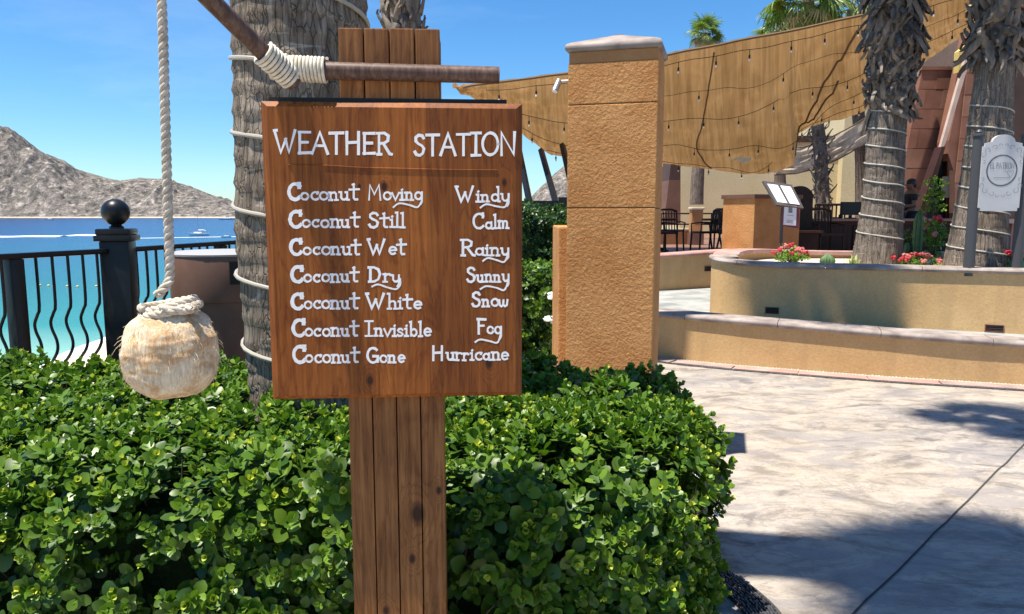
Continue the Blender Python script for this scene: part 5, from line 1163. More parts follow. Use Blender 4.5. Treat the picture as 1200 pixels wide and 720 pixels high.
seam([(.72, .10), (.66, .40), (.64, .55), (.60, .98)], .022, 'gather'); seam([(.685, .42), (.655, .6), (.625, .8)], .020, 'gather'); seam([(.80, .55), (.775, .72)], .018, 'gather')
# light strings under the sail
def light_string(v, u0_, u1_, label, nb, rad=.006):
    ctl = [sail_at(u, v) + Vector((0, -.05, -.14)) for u in np.linspace(u0_, u1_, 11)]; cm = catmull(ctl, 12); pts = [cm[min(len(cm) - 1, round(k * (len(cm) - 1) / 89))] + Vector((0, 0, -.02 * math.sin(k * .35) ** 2)) for k in range(90)]
    t_ = thing('string_lights', pts[0], label, 'string lights', 'light strings below the shade sail'); mb = MB(); mb.tube(pts, rad, 5); mb.build('cable', M['black'], t_)
    for k in range(nb):
        q = pts[int((k + .5) / nb * 89)]; bb2 = MB(); bb2.tube([q, q + Vector((0, 0, -.09))], .006, 5); bb2.lathe([(.015, -.15), (.018, -.12), (.016, -.09)], q, 8); s_ = bb2.build('lamp_socket', M['black'], t_)
        b3 = MB(); b3.blob(q + Vector((0, 0, -.172)), .021, 1, 0, 0, (1, 1, 1.25)); b3.build('bulb', M['bulb'], s_, True)
light_string(.02, .06, .95, 'uppermost string of bulbs hanging along the near edge of the tan sail', 14)
light_string(.19, .36, .98, 'thin second cable with few bulbs below the near edge of the tan sail', 4, .0045)
light_string(.36, .05, .98, 'thick string of bulbs crossing the middle of the tan sail', 15)
light_string(.62, .12, .80, 'third string of bulbs lower down the tan sail', 12)
light_string(.86, .16, .80, 'lowest string of bulbs near the far edge of the tan sail', 12)
# grey netting
ncol = [(914, 170, 205, 24.5), (940, 172, 203, 24), (960, 166, 198, 23.5), (990, 152, 186, 23), (1028, 130, 164, 22)]
def net_at(u, v):
    x = 914 + 114 * u
    for (a, ta, ba, Ya), (b, tb, bb_, Yb) in zip(ncol, ncol[1:]):
        if a <= x <= b + 1e-6: f = (x - a) / (b - a); break
    return P(x, (ta + (tb - ta) * f) * (1 - v) + (ba + (bb_ - ba) * f) * v, Ya + (Yb - Ya) * f) + Vector((0, .5 * v + .25 * noise.noise(Vector((u * 5, v * 9, 1))), -.12 * math.sin(v * PI)))
vs, fs = grid_mesh(net_at, 60, 20); nt_ = thing('torn_netting', net_at(.5, .5), 'ragged grey brown shade netting hanging below the tan sail by the thin palm', 'netting'); mb = MB(); mb.add(vs, fs); o = mb.build('cloth', M['sail_grey'], nt_, True, angle=180); set_uv(o, 60, 20)
for v in (.02, .98):
    mb = MB(); mb.tube([net_at(u, v) + Vector((0, -.02, 0)) for u in np.linspace(0, 1, 40)], .022, 5); mb.build('edge_rope', M['sail_seam'], nt_)
# leaning masts and beam left of the pillar
for i, (x0, y0, x1, y1, lb) in enumerate(((606, 165, 621, 240, 'slanting black steel strut nearest the sign board'), (634, 176, 652, 240, 'slanting black steel strut midway between sign and pillar'), (659, 170, 676, 245, 'slanting black steel strut beside the tall pillar'))):
    a, b = P(x0, y0, 14.5), P(x1, y1, 13); t_ = thing('steel_strut', b, lb, 'strut'); mb = MB(); mb.tube([a, b], .06, 4); mb.build('beam', M['black_metal'], t_)
    mb = MB(); mb.box((b.x - .12, b.y - .12, b.z - .2), (b.x + .12, b.y + .12, b.z - .02)); mb.build('foot_plate', M['black_metal'], t_)
t_ = thing('black_beam', P(640, 240, 12.6), 'horizontal black steel beam on posts above the dark hedge', 'beam'); a, b = P(560, 239, 12.6), P(690, 238, 12.6); mb = MB(); mb.box((a.x, 12.55, a.z - .06), (b.x, 12.68, a.z + .05)); mb.build('beam', M['black_metal'], t_)
mb = MB(); c = P(659, 240, 12.4); mb.box((c.x - .07, 12.3, 0), (c.x + .07, 12.5, c.z + .12)); mb.build('upright', M['black_metal'], t_)

# ============================================================ BUILDINGS
cb = thing('cream_building', P(880, 260, 30), 'long cream stucco building behind the dining terrace', 'building')
xl, xm, xr = P(797, 230, 30).x, P(980, 230, 30).x, P(1085, 230, 30).x; zl, zr = P(900, 167, 30).z, P(1000, 95, 30).z
mb = MB(); mb.box((xl, 30, 0), (xm - .003, 36, zl)); mb.build('low_wing', M['cream'], cb)
mb = MB(); mb.box((xm, 29.6, 0), (xr + 6, 36, zr)); mb.build('tall_wing', M['cream'], cb)
mb = MB(); mb.box((xl - .1, 29.9, zl + .002), (xm - .005, 36.1, zl + .25)); mb.build('parapet', M['brown_wall_dark'], cb)
wx0, wx1 = P(854, 250, 29.9).x, P(872, 250, 29.9).x; z0, z1 = P(860, 275, 29.9).z, P(860, 234, 29.9).z; mb = MB(); mb.box((wx0, 29.93, z0), (wx1, 30.02, z1)); wd_ = mb.build('window', M['black'], cb)
for a, b in (((wx0 - .06, z0), (wx0, z1)), ((wx1, z0), (wx1 + .06, z1)), ((wx0 - .06, z1), (wx1 + .06, z1 + .06))): mb = MB(); mb.box((a[0], 29.88, a[1]), (b[0], 30.01, b[1])); mb.build('frame', M['brown_wall_dark'], wd_)
tc_ = thing('tapered_column', P(790, 260, 27), 'brown tapered buttress at the left end of the cream building', 'column')
q = [P(778, 262, 27), P(797.5, 262, 27), P(797.5, 211, 27), P(784, 211, 27)]; mb = MB(); mb.slab(q, 1.5); mb.build('lower_block', M['brown_wall'], tc_)
q = [P(784, 210.8, 27), P(797.5, 210.8, 27), P(798, 170, 27), P(789, 170, 27)]; mb = MB(); mb.slab(q, 1.5); mb.build('upper_block', M['brown_wall_dark'], tc_)
q = thing('pale_outbuilding', P(770, 250, 40), 'small pale flat roofed building left of the brown buttress', 'building'); mb = MB(); a = P(740, 229, 42); b = P(781, 229, 42); mb.box((a.x, 42, 0), (b.x, 46, a.z)); mb.build('wall', M['cream'], q); mb = MB(); mb.box((a.x - .1, 41.9, a.z), (b.x + .1, 46.1, a.z + .15)); mb.build('roof', M['fixture_grey'], q)
# dark tree over the roof
q = thing('dark_tree', P(945, 150, 33), 'dark leafy tree rising behind the cream building under the sail', 'tree'); mb = MB(); b = P(945, 150, 38); mb.tube([(b.x, 38, 0), (b.x + .1, 38, 3), (b.x, 38, b.z)], [.25, .2, .1], 8); 
for k in range(6): mb.tube([(b.x, 38, b.z - 1.2), (b.x + random.uniform(-2, 2), 38 + random.uniform(-1, 1), b.z + random.uniform(-.3, .8))], [.07, .02], 5)
mb.build('trunk', M['twig'], q)
pos = []; 
for k in range(1500):
    a = Vector((random.gauss(0, 1), random.gauss(0, 1), random.gauss(0, 1))).normalized() * random.uniform(.5, 1) ; pos.append((b.x + a.x * 2.8, 38 + a.y * 1.5, b.z + .2 + a.z * 1.1 + .2 * noise.noise(a * 3)))
pos = np.array(pos); V, Q, MI, _, _ = scatter(pos, rng.normal(size=(len(pos), 3)), rng.uniform(2.2, 4, len(pos)), TPL[:3]); o = bpy.data.objects.new('crown', np_mesh('crown', V - np.array(tuple(q.location)), Q, MI, [M['shrub_dark'], M['shrub_dark'], M['shrub']])); COL.objects.link(o); o.parent = q; tag(o, kind='stuff')

# red sandstone restaurant
rb = thing('sandstone_restaurant', P(1130, 290, 19), 'red brown sandstone restaurant with slanting walls and pink edge trims', 'building')
def quad_slab(pts, Y, thick, mat, name, par=rb, Ys=None):
    mb = MB(); mb.slab([P(x, y, (Ys[i] if Ys else Y)) for i, (x, y) in enumerate(pts)], thick); return mb.build(name, mat, par)
quad_slab([(1035, 300), (1400, 300), (1400, -60), (1150, -60), (1060, 60)], 21.5, 1.0, M['taupe_wall'], 'rear_wall')
bw = quad_slab([(1040, 290), (1106, 290), (1138, 82), (1080, 82)], 19.0, .5, M['sandstone2'], 'slanting_wall')
def tiles(quad, nu, nv, Y, par, mats, gap=.06, th=.03):
    A_, B_, C_, D_ = quad  # bl, br, tr, tl in px
    for j in range(nv):
        off = .5 * (j % 2)
        for i in range(-1, nu):
            u0_ = max(0, (i + off) / nu); u1_ = min(1, (i + 1 + off) / nu)
            if u1_ - u0_ < .05: continue
            g_ = .0016; v0, v1 = j / nv + g_, (j + 1) / nv - g_; u0_ += g_ * .8; u1_ -= g_ * .8
            def pt(u, v): return ((A_[0] * (1 - u) + B_[0] * u) * (1 - v) + (D_[0] * (1 - u) + C_[0] * u) * v, (A_[1] * (1 - u) + B_[1] * u) * (1 - v) + (D_[1] * (1 - u) + C_[1] * u) * v)
            yy = Y - random.uniform(0, .008); mb = MB(); mb.slab([P(*pt(u, v), yy) for u, v in ((u0_, v0), (u1_, v0), (u1_, v1), (u0_, v1))], -th); mb.build('stone_tile', mats[random.randrange(3)], par)
sm = [M['sandstone%d' % i] for i in range(3)]
tiles([(1040, 290), (1106, 290), (1138, 82), (1080, 82)], 3, 9, 18.96, bw, sm)
quad_slab([(1080, 82), (1138, 82), (1138.5, 78), (1081, 78)], 18.9, .5, M['sandstone2'], 'wall_top')
quad_slab([(1052, 152), (1058, 152), (1090, 40), (1087, 40)], 18.6, .1, M['trim'], 'edge_trim')
quad_slab([(1099.5, 183), (1108, 168), (1149, 28), (1143.5, 26)], 17.6, .1, M['trim'], 'edge_trim')
quad_slab([(1123, 85), (1130, 84), (1137, 50), (1124, 60)], 18.2, .2, M['yellow'], 'yellow_niche')
rw = quad_slab([(1108, 290), (1260, 290), (1260, -40), (1156, -40), (1112, 165)], 18.2, .5, M['sandstone2'], 'right_wall')
tiles([(1110, 292), (1260, 292), (1260, 60), (1135, 60)], 6, 9, 18.16, rw, sm)
quad_slab([(1068, 280), (1117, 280), (1112, 200), (1103, 176)], 17.3, .15, M['black'], 'doorway')
quad_slab([(1066, 283), (1077, 283), (1108, 172), (1104, 172)], 17.1, .3, M['bar_wood'], 'door_jamb')
quad_slab([(1113, 283), (1119, 283), (1119, 205), (1111, 180)], 17.1, .3, M['bar_wood'], 'door_jamb')
quad_slab([(1104, 232), (1115, 232), (1115, 207), (1106, 207)], 17.05, .06, M['frame_grey'], 'door_glass')
quad_slab([(1114, 250), (1119, 250), (1119, 200), (1114, 200)], 17.0, .06, M['brown_wall'], 'door_leaf')
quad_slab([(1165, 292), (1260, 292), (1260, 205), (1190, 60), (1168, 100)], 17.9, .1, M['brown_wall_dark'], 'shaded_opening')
quad_slab([(1163, 300), (1171, 300), (1171, 245), (1163, 245)], 13.5, .3, M['pillar'], 'orange_column')
quad_slab([(1183, 300), (1260, 300), (1260, 262), (1186, 262)], 14.5, .2, M['cap_pink'], 'pink_parapet'); quad_slab([(1180, 262), (1260, 262), (1260, 257), (1180, 257)], 14.3, .6, M['trim'], 'parapet_coping')

# ============================================================ DINING TERRACE
mp_ = thing('menu_pillar', P(900, 290, 12.9), 'short square orange pillar with brown slab top at the end of the terrace wall', 'pillar')
A0 = P(882, 300, 12.7); A1 = P(935, 300, 13.1); A0.z = A1.z = 0; dl = Vector((-.36, .62, 0)); ztp = P(905, 233, 12.9).z
poly = [A0, A1, A1 + dl, A0 + dl]
mb = MB(); mb.prism([(p.x, p.y) for p in poly], .34, ztp); mb.build('shaft', M['pillar'], mp_)
c_ = sum(poly, Vector()) / 4; mb = MB(); mb.prism([((p.x - c_.x) * 1.06 + c_.x, (p.y - c_.y) * 1.06 + c_.y) for p in poly], ztp + .001, ztp + .07); mb.build('slab_top', M['brown_wall'], mp_)
# menu stand
ms_ = thing('menu_stand', P(915, 295, 12.0), 'tilted grey menu lectern showing two white pages on a slim post', 'menu stand')
q = [P(900, 242, 11.85), P(941.5, 240.5, 12.05), P(926, 217, 12.4), P(893.5, 211.5, 12.2)]; q = [P(910, 240, 11.9), P(942, 244, 12.0), P(928, 216.5, 12.35), P(894, 212, 12.25)]
mb = MB(); mb.slab(q, .035); bd_ = mb.build('lectern_board', M['frame_grey'], ms_)
def on(q, u, v, lift=.006):
    p = (q[0] * (1 - u) + q[1] * u) * (1 - v) + (q[3] * (1 - u) + q[2] * u) * v; n = (q[1] - q[0]).cross(q[3] - q[0]).normalized(); return p + n * lift
nsign = 1 if (q[1] - q[0]).cross(q[3] - q[0]).y < 0 else -1
for u0_, u1_ in ((.09, .45), (.54, .90)):
    mb = MB(); mb.add([on(q, u, v, .004 * nsign) for u, v in ((u0_, .12), (u1_, .12), (u1_, .88), (u0_, .88))], [(0, 1, 2, 3)]); mb.build('menu_page', M['paper'], bd_)
mb = MB(); pt_ = P(917, 243, 12.1); mb.tube([(pt_.x, 12.1, .6), (pt_.x, 12.1, pt_.z)], .028, 8); mb.build('stand_post', M['frame_grey'], ms_, True)
nf = thing('framed_notice', P(927, 250, 12.0), 'white notice in a maroon frame hanging on the menu stand post', 'notice')
q = [P(916.5, 265, 11.95), P(936, 268, 12.0), P(937, 240, 12.0), P(918, 239, 11.95)]; mb = MB(); mb.slab(q, .02); fr_ = mb.build('frame', M['maroon'], nf)
mb = MB(); mb.add([on(q, u, v, .004 * nsign) for u, v in ((.06, .06), (.82, .10), (.82, .94), (.06, .94))], [(0, 1, 2, 3)]); pg = mb.build('paper', M['paper'], fr_)
mb = MB(); mb.add([on(q, u, v, .007 * nsign) for u, v in ((.32, .62), (.56, .62), (.56, .90), (.32, .90))], [(0, 1, 2, 3)])
for vv in (.5, .28, .23, .18): mb.add([on(q, u, v, .007 * nsign) for u, v in ((.26, vv), (.64, vv), (.64, vv + .02), (.26, vv + .02))], [(0, 1, 2, 3)])
tag(mb.build('printed_block', M['ink_soft'], pg), kind='stuff')
# host booth with arched back
hb_ = thing('host_booth', P(940, 290, 14), 'tall dark wooden booth with arched back beside the menu stand', 'booth')
x0, x1 = P(922, 250, 14).x, P(952, 250, 14).x; zc_ = P(937, 232, 14).z; arcp = [(x0, .75), (x1, .75)] + [((x0 + x1) / 2 + (x1 - x0) / 2 * math.cos(a), zc_ + .22 * math.sin(a)) for a in np.linspace(0, PI, 14)]
mb = MB(); n = len(arcp); mb.add([(x, 14.0, z) for x, z in arcp] + [(x, 14.12, z) for x, z in arcp], [tuple(range(n)), tuple(reversed(range(n, 2 * n)))] + [(i, n + i, n + (i + 1) % n, (i + 1) % n) for i in range(n)]); mb.build('arched_back', M['dark_wood'], hb_)
mb = MB(); mb.box((x0 + .02, 13.6, .75), (x1 - .02, 13.995, 1.25)); mb.build('cupboard', M['dark_wood'], hb_); mb = MB(); mb.box((x0 - .02, 13.5, 1.251), (x1 + .02, 13.99, 1.29)); mb.build('ledge', M['bar_wood'], hb_)
# bar counter
bc_ = thing('bar_counter', P(1000, 280, 14.6), 'long dark wooden bar counter with panelled front behind the planter', 'counter')
xa, xb = P(946, 270, 14.6).x, P(1125, 270, 14.6).x; ztb = P(1000, 259.5, 14.6).z
mb = MB(); mb.box((xa, 14.6, .75), (xb, 15.2, ztb)); mb.build('carcass', M['bar_wood'], bc_); mb = MB(); mb.chamfer_box((xa - .05, 14.5, ztb + .001), (xb + .05, 15.3, ztb + .05), .01); mb.build('counter_top', M['counter_top'], bc_)
npn = 7
for i in range(npn):
    a = xa + (xb - xa) * (i + .08) / npn; b = xa + (xb - xa) * (i + .92) / npn; mb = MB(); mb.chamfer_box((a, 14.57, .85), (b, 14.598, ztb - .08), .01); mb.build('front_panel', M['dark_wood'], bc_)
def monitor(px, py, w_, h_, Y, label):
    c = P(px, py, Y); t_ = thing('monitor', c, label, 'monitor'); mb = MB(); mb.chamfer_box((c.x - w_ / 2, Y, c.z - h_ / 2), (c.x + w_ / 2, Y + .05, c.z + h_ / 2), .006); f = mb.build('casing', M['black'], t_)
    mb = MB(); mb.box((c.x - w_ / 2 + .02, Y - .003, c.z - h_ / 2 + .02), (c.x + w_ / 2 - .02, Y - .001, c.z + h_ / 2 - .02)); mb.build('screen', M['black_metal'], f); mb = MB(); mb.box((c.x - .03, Y + .01, c.z - h_ / 2 - .1), (c.x + .03, Y + .04, c.z - h_ / 2 - .001)); mb.box((c.x - .1, Y - .04, ztb + .051), (c.x + .1, Y + .09, ztb + .07)); mb.build('stand', M['black'], t_)
monitor(997.5, 244.5, .40, .26, 14.9, 'black monitor standing on the bar counter left of the big palm')
# service items on the counter
for i, (px, w_, h_, mt, lb) in enumerate(((985, .09, .08, 'dark_wood', 'small dark box on the bar counter beside the monitor'), (1010, .06, .05, 'paper', 'small white cup on the bar counter right of the monitor'), (978, .16, .03, 'brown_wall', 'flat brown tray lying on the bar counter'))):
    c = P(px, 256, 14.75); t_ = thing('counter_item', (c.x, 14.75, ztb + .051), lb, ['box', 'cup', 'tray'][i]); t_.name = ['serving_box', 'cup', 'tray'][i]
    mb = MB(); mb.lathe([(w_ * .42, 0), (w_ * .5, h_ * .15), (w_ * .48, h_), (w_ * .42, h_), (w_ * .40, h_ * .3)], (c.x, 14.75, ztb + .051), 4 if i != 1 else 14); mb.build('body', M[mt], t_)
# person behind the bar -------------------------------------------------
pY = 15.6; hp = P(1067.5, 216, pY); s_ = 1.0
per = thing('person', (hp.x, pY, .75), 'person in black with dark hair standing in profile behind the bar counter', 'person')
def skin_obj(name, verts, edges, rad, mat, parent, origin, root_i=0):
    me = bpy.data.meshes.new(name); me.from_pydata([tuple(Vector(v)) for v in verts], edges, []); me.materials.append(mat); o = bpy.data.objects.new(name, me); COL.objects.link(o); o.parent = parent
    sm_ = o.modifiers.new('skin', 'SKIN'); 
    for i, r in enumerate(rad): me.skin_vertices[0].data[i].radius = r if hasattr(r, '__len__') else (r, r); 
    me.skin_vertices[0].data[root_i].use_root = True; sm_.use_smooth_shade = True; ss = o.modifiers.new('sub', 'SUBSURF'); ss.levels = 2; ss.render_levels = 2; return o
H = hp.z - .75 + .08     # standing height above the floor; person faces -X
def b_(x, y, z): return (x, y, z * H / 1.70)
verts = [b_(0, 0, .95), b_(0, 0, 1.12), b_(-.005, 0, 1.32), b_(0, 0, 1.42), b_(-.01, 0, 1.49), b_(-.02, 0, 1.56), b_(-.015, 0, 1.64),
         b_(0, -.17, 1.38), b_(-.02, -.20, 1.12), b_(-.26, -.17, 1.10), b_(-.33, -.16, 1.13),
         b_(0, .17, 1.38), b_(-.01, .20, 1.12), b_(-.24, .15, 1.12), b_(-.31, .14, 1.15),
         b_(0, -.09, .88), b_(-.01, -.10, .48), b_(.02, -.10, .07), b_(-.13, -.11, .03), b_(0, .09, .88), b_(-.01, .10, .48), b_(.02, .10, .07), b_(-.13, .11, .03)]
edges = [(0, 1), (1, 2), (2, 3), (3, 4), (4, 5), (5, 6), (3, 7), (7, 8), (8, 9), (9, 10), (3, 11), (11, 12), (12, 13), (13, 14), (0, 15), (15, 16), (16, 17), (17, 18), (0, 19), (19, 20), (20, 21), (21, 22)]
rad = [(.12, .14), (.11, .13), (.11, .15), (.09, .12), .052, (.085, .075), (.09, .078), .058, .042, .033, .025, .058, .042, .033, .025, .085, .055, .038, (.035, .025), .085, .055, .038, (.035, .025)]
body_o = skin_obj('body', verts, edges, rad, M['skin'], per, None)
vs = [v for v in verts[:4]] + [verts[7], tuple((Vector(verts[7]) * .35 + Vector(verts[8]) * .65)), verts[11], tuple((Vector(verts[11]) * .35 + Vector(verts[12]) * .65))]
skin_obj('shirt', vs, [(0, 1), (1, 2), (2, 3), (3, 4), (4, 5), (3, 6), (6, 7)], [(.135, .155), (.125, .145), (.125, .165), (.10, .13), .075, .062, .075, .062], M['shirt'], per, None)
vs = [verts[0], verts[15], verts[16], verts[17], verts[19], verts[20], verts[21]]; skin_obj('trousers', vs, [(0, 1), (1, 2), (2, 3), (0, 4), (4, 5), (5, 6)], [(.135, .155), .10, .07, .055, .10, .07, .055], M['shirt'], per, None)
k_ = H / 1.7
mb = MB(); mb.blob((.012, 0, 1.645 * k_), .098, 3, 2, .12, (1.0, .88, .95)); mb.blob((.075, 0, 1.60 * k_), .06, 2, 3, .15); mb.build('hair', M['hair'], per, True, origin=(0, 0, 0))
mb = MB(); mb.blob((-.112, 0, 1.585 * k_), .014, 2, 1, 0, (1.3, .7, 1)); mb.build('nose', M['skin'], per, True, origin=(0, 0, 0))
mb = MB()
for sy_ in (-1, 1): mb.blob((.0, sy_ * .078, 1.575 * k_), .022, 2, 1, 0, (.7, .4, 1.2))
mb.build('ears', M['skin'], per, True, origin=(0, 0, 0))
mb = MB()
for sy_ in (-1, 1): mb.blob((-.093, sy_ * .032, 1.605 * k_), .010, 2, 1, 0, (.6, 1, .6))
mb.build('eyes', M['black'], per, True, origin=(0, 0, 0))
mb = MB(); mb.blob((-.098, 0, 1.545 * k_), .016, 2, 1, 0, (.5, 1.3, .35)); mb.build('lips', M['maroon'], per, True, origin=(0, 0, 0))
for sgn, hi_ in ((-1, 10), (1, 14)):
    h_ = Vector(verts[hi_]); mb = MB(); mb.blob(h_ + Vector((-.035, 0, 0)), .038, 2, 4, .05, (1.15, .45, .95)); 
    for f in range(4):
        z = .027 - .018 * f; l = (.062, .07, .066, .052)[f]; mb.tube([h_ + Vector((-.06, 0, z)), h_ + Vector((-.06 - l * .55, -.004 * sgn, z - .004)), h_ + Vector((-.06 - l * .85, -.02 * sgn, z - .016))], [.009, .0085, .007], 6)
    mb.tube([h_ + Vector((-.02, -.012 * sgn, .03)), h_ + Vector((-.045, -.02 * sgn, .052)), h_ + Vector((-.068, -.022 * sgn, .058))], [.011, .010, .008], 6); mb.build('hand', M['skin'], per, True, origin=(0, 0, 0))

# chairs and tables
def make_chair():
    t_ = local(thing('patio_chair', (0, 0, 0), 'dark patio chair', 'chair', 'dark patio chairs on the dining terrace')); Mt = M['dark_wood']
    for sx_, sy_ in ((-1, -1), (1, -1), (-1, 1), (1, 1)):
        mb = MB()
        if sy_ < 0: mb.tube([(sx_ * .24, -.22, 0), (sx_ * .22, -.2, .45)], .02, 6)
        else: mb.tube([(sx_ * .25, .30, 0), (sx_ * .22, .21, .45), (sx_ * .21, .28, .92)], .02, 6)
        mb.build('leg', Mt, t_, True)
    mb = MB(); mb.chamfer_box((-.23, -.23, .44), (.23, .22, .48), .012); mb.build('seat', Mt, t_)
    for k in range(6):
        x = -.16 + .064 * k; mb = MB(); mb.tube([(x, .22, .48), (x, .245, .7), (x, .28, .90)], .013, 5); mb.build('back_slat', Mt, t_)
    mb = MB(); mb.tube([(-.22, .28, .90), (-.1, .285, .94), (.1, .285, .94), (.22, .28, .90)], .024, 6); mb.build('back_rail', Mt, t_, True)
    for sx_ in (-1, 1): mb = MB(); mb.tube([(sx_ * .23, -.2, .45), (sx_ * .26, -.2, .64), (sx_ * .26, .1, .67), (sx_ * .22, .24, .66)], .016, 6); mb.build('arm_rest', Mt, t_, True)
    return t_
def make_table():
    t_ = local(thing('patio_table', (0, 0, 0), 'dark patio table', 'table', 'dark patio tables on the dining terrace')); mb = MB(); mb.lathe([(.46, .70), (.48, .715), (.48, .735), (.46, .745)], (0, 0, 0), 28); mb.build('tabletop', M['dark_wood'], t_, True, angle=30)
    mb = MB(); mb.lathe([(.06, .08), (.035, .2), (.03, .55), (.06, .70)], (0, 0, 0), 12); mb.build('column', M['black_metal'], t_, True)
    for k in range(4): a = k * PI / 2 + .4; mb = MB(); mb.tube([(0, 0, .10), (.18 * math.cos(a), .18 * math.sin(a), .08), (.34 * math.cos(a), .34 * math.sin(a), .02)], .022, 6); mb.build('foot', M['black_metal'], t_)
    return t_
ch0 = make_chair()
spots = [(776, 15.2, 1.9, 'dark patio chair just right of the tall pillar, turned sideways'), (786, 17.0, 2.6, 'dark patio chair behind the one beside the tall pillar'), (826, 15.6, -1.4, 'dark patio chair with tall curved back left of the far table'),
         (846, 17.2, 3.1, 'dark patio chair seen from behind at the middle of the terrace'), (862, 15.0, .6, 'dark patio chair closest to the short menu pillar'), (968, 14.0, .1, 'dark bar chair drawn up to the panelled counter')]
for i, (px, Y, rz, lb) in enumerate(spots):
    o = ch0 if i == 0 else copy_tree(ch0); o.location = (P(px, 280, Y).x, Y, .75); o.rotation_euler = (0, 0, rz); o['label'] = lb
tb0 = make_table()
for i, (px, Y, lb) in enumerate(((848, 15.9, 'round dark patio table left of the menu pillar'), (768, 16.4, 'round dark patio table mostly hidden behind the tall pillar'))):
    o = tb0 if i == 0 else copy_tree(tb0); o.location = (P(px, 280, Y).x, Y, .75); o['label'] = lb
# terrace rail, little pillar, low wall
tr = thing('terrace_rail', P(770, 250, 21), 'thin dark two-bar rail along the back of the dining terrace', 'railing'); xa, xb = P(745, 250, 21).x, P(866, 250, 21).x
for y in (250.5, 263): z = P(800, y, 21).z; mb = MB(); mb.tube([(xa, 21, z), (xb, 21, z)], .022, 6); mb.build('rail_bar', M['dark_wood'], tr)
for px in (775, 809, 834, 862): x = P(px, 250, 21).x; mb = MB(); mb.tube([(x, 21, .75), (x, 21, P(800, 250, 21).z)], .022, 6); mb.build('rail_post', M['dark_wood'], tr)
lw = thing('low_orange_wall', P(798, 280, 20.5), 'low orange wall with pale ledge beneath the terrace rail', 'wall'); a, b = P(760, 270, 20.6), P(811, 270, 20.6); mb = MB(); mb.box((a.x, 20.6, .75), (b.x, 20.9, a.z)); mb.build('wall_body', M['pillar_smooth'], lw); mb = MB(); mb.box((a.x, 20.55, a.z + .001), (b.x, 20.95, a.z + .05)); mb.build('ledge', M['soil'], lw)
sp_ = thing('small_pillar', P(817, 280, 20.2), 'small orange pillar with white cap below the slim palm trunk', 'pillar'); a, b = P(811, 250, 20.2), P(824, 250, 20.2); 
mb = MB(); mb.box((a.x, 20.2, P(817, 273, 20.2).z), (b.x, 20.5, P(817, 246, 20.2).z)); mb.build('shaft', M['pillar_smooth'], sp_); mb = MB(); mb.box((a.x - .03, 20.15, .75), (b.x + .03, 20.55, P(817, 273.5, 20.2).z)); mb.build('plinth', M['brown_wall'], sp_)
mb = MB(); z = P(817, 246, 20.2).z; mb.chamfer_box((a.x - .03, 20.15, z + .001), (b.x + .03, 20.55, z + .07), .02); mb.build('cap', M['soil'], sp_)
# rail behind bar
r2 = thing('back_rail', P(975, 250, 19), 'short dark baluster rail behind the bar near the thin palm', 'railing'); xa, xb = P(955, 250, 18.6).x, P(990, 250, 18.6).x; zt1 = P(970, 240, 18.6).z
mb = MB(); mb.tube([(xa, 18.6, zt1), (xb, 18.6, zt1)], .03, 6); mb.build('top_rail', M['dark_wood'], r2)
for k in range(8): x = xa + (xb - xa) * k / 7; mb = MB(); mb.tube([(x, 18.6, .75), (x, 18.6, zt1)], .02, 5); mb.build('baluster', M['dark_wood'], r2)

# ============================================================ PLANTER PLANTS
def clump(name, label, cat, px, py, Y, h, wid, n, sc, mats, fl=None, nf=0, seed=0, fs_=1.0):
    b = P(px, py, Y); b.z = .93; q = thing(name, b, label, cat); pos = []
    rr = random.Random(seed)
    for k in range(n):
        a = Vector((rr.gauss(0, 1), rr.gauss(0, 1), rr.gauss(0, 1))).normalized() * rr.uniform(.35, 1); pos.append((b.x + a.x * wid / 2, Y + a.y * wid / 2, .93 + h * .55 + a.z * h * .5))
    pos = np.array(pos); V, Q, MI, _, _ = scatter(pos, rng.normal(size=(n, 3)) + [0, 0, .8], rng.uniform(.8, 1.3, n) * sc); o = bpy.data.objects.new('leaves', np_mesh('leaves', V - np.array(tuple(b)), Q, MI, mats)); COL.objects.link(o); o.parent = q; tag(o, kind='stuff')
    mb = MB()
    for k in range(6): e = Vector(pos[k]); mb.tube([b, b.lerp(e, .5) + Vector((0, 0, .02)), e], [.012, .009, .005], 5)
    mb.build('stems', M['twig'], q)
    for k in range(nf):
        a = Vector((rr.gauss(0, 1), rr.gauss(0, 1), abs(rr.gauss(0, 1)) + .3)).normalized(); c = Vector((b.x + a.x * wid * .52, Y + a.y * wid * .5, .93 + h * .55 + a.z * h * .55)); mb = MB(); 
        for j in range(6): mb.blob(c + Vector((rr.uniform(-.02, .02), rr.uniform(-.02, .02), rr.uniform(-.015, .015))) * fs_, .015 * fs_, 1, k + j, .3)
        mb.build('flower_head', fl[k % len(fl)], q, True)
    return q
G3 = [M['shrub'], M['shrub'], M['agave']]; D3 = [M['shrub_dark'], M['shrub'], M['shrub']]
clump('flowering_plant', 'small pink red flowering plant at the left end of the planter', 'flowering plant', 925, 305, 9.6, .24, .42, 46, 1.0, G3, [M['pink_fl'], M['red_fl']], 16, 1, 1.3)
clump('flowering_plant', 'tall flowering plant with red bloom beside the columnar cactus', 'flowering plant', 1093, 300, 10.2, .60, .34, 60, 1.1, G3, [M['red_fl'], M['pink_fl']], 6, 2, 1.9)
clump('flowering_plant', 'low red flowering ground cover between the two planter palms', 'flowering plant', 1072, 308, 9.0, .16, .60, 50, .8, D3, [M['red_fl'], M['pink_fl']], 26, 3, 1.2)
clump('flowering_plant', 'red and pink flowering plant below the white restaurant sign', 'flowering plant', 1178, 312, 8.35, .24, .46, 46, .9, D3, [M['pink_fl'], M['red_fl']], 22, 4, 1.3)
clump('green_shrub', 'green shrub behind the right side of the left planter palm', 'shrub', 1060, 300, 9.9, .42, .30, 50, 1.0, D3, seed=5)
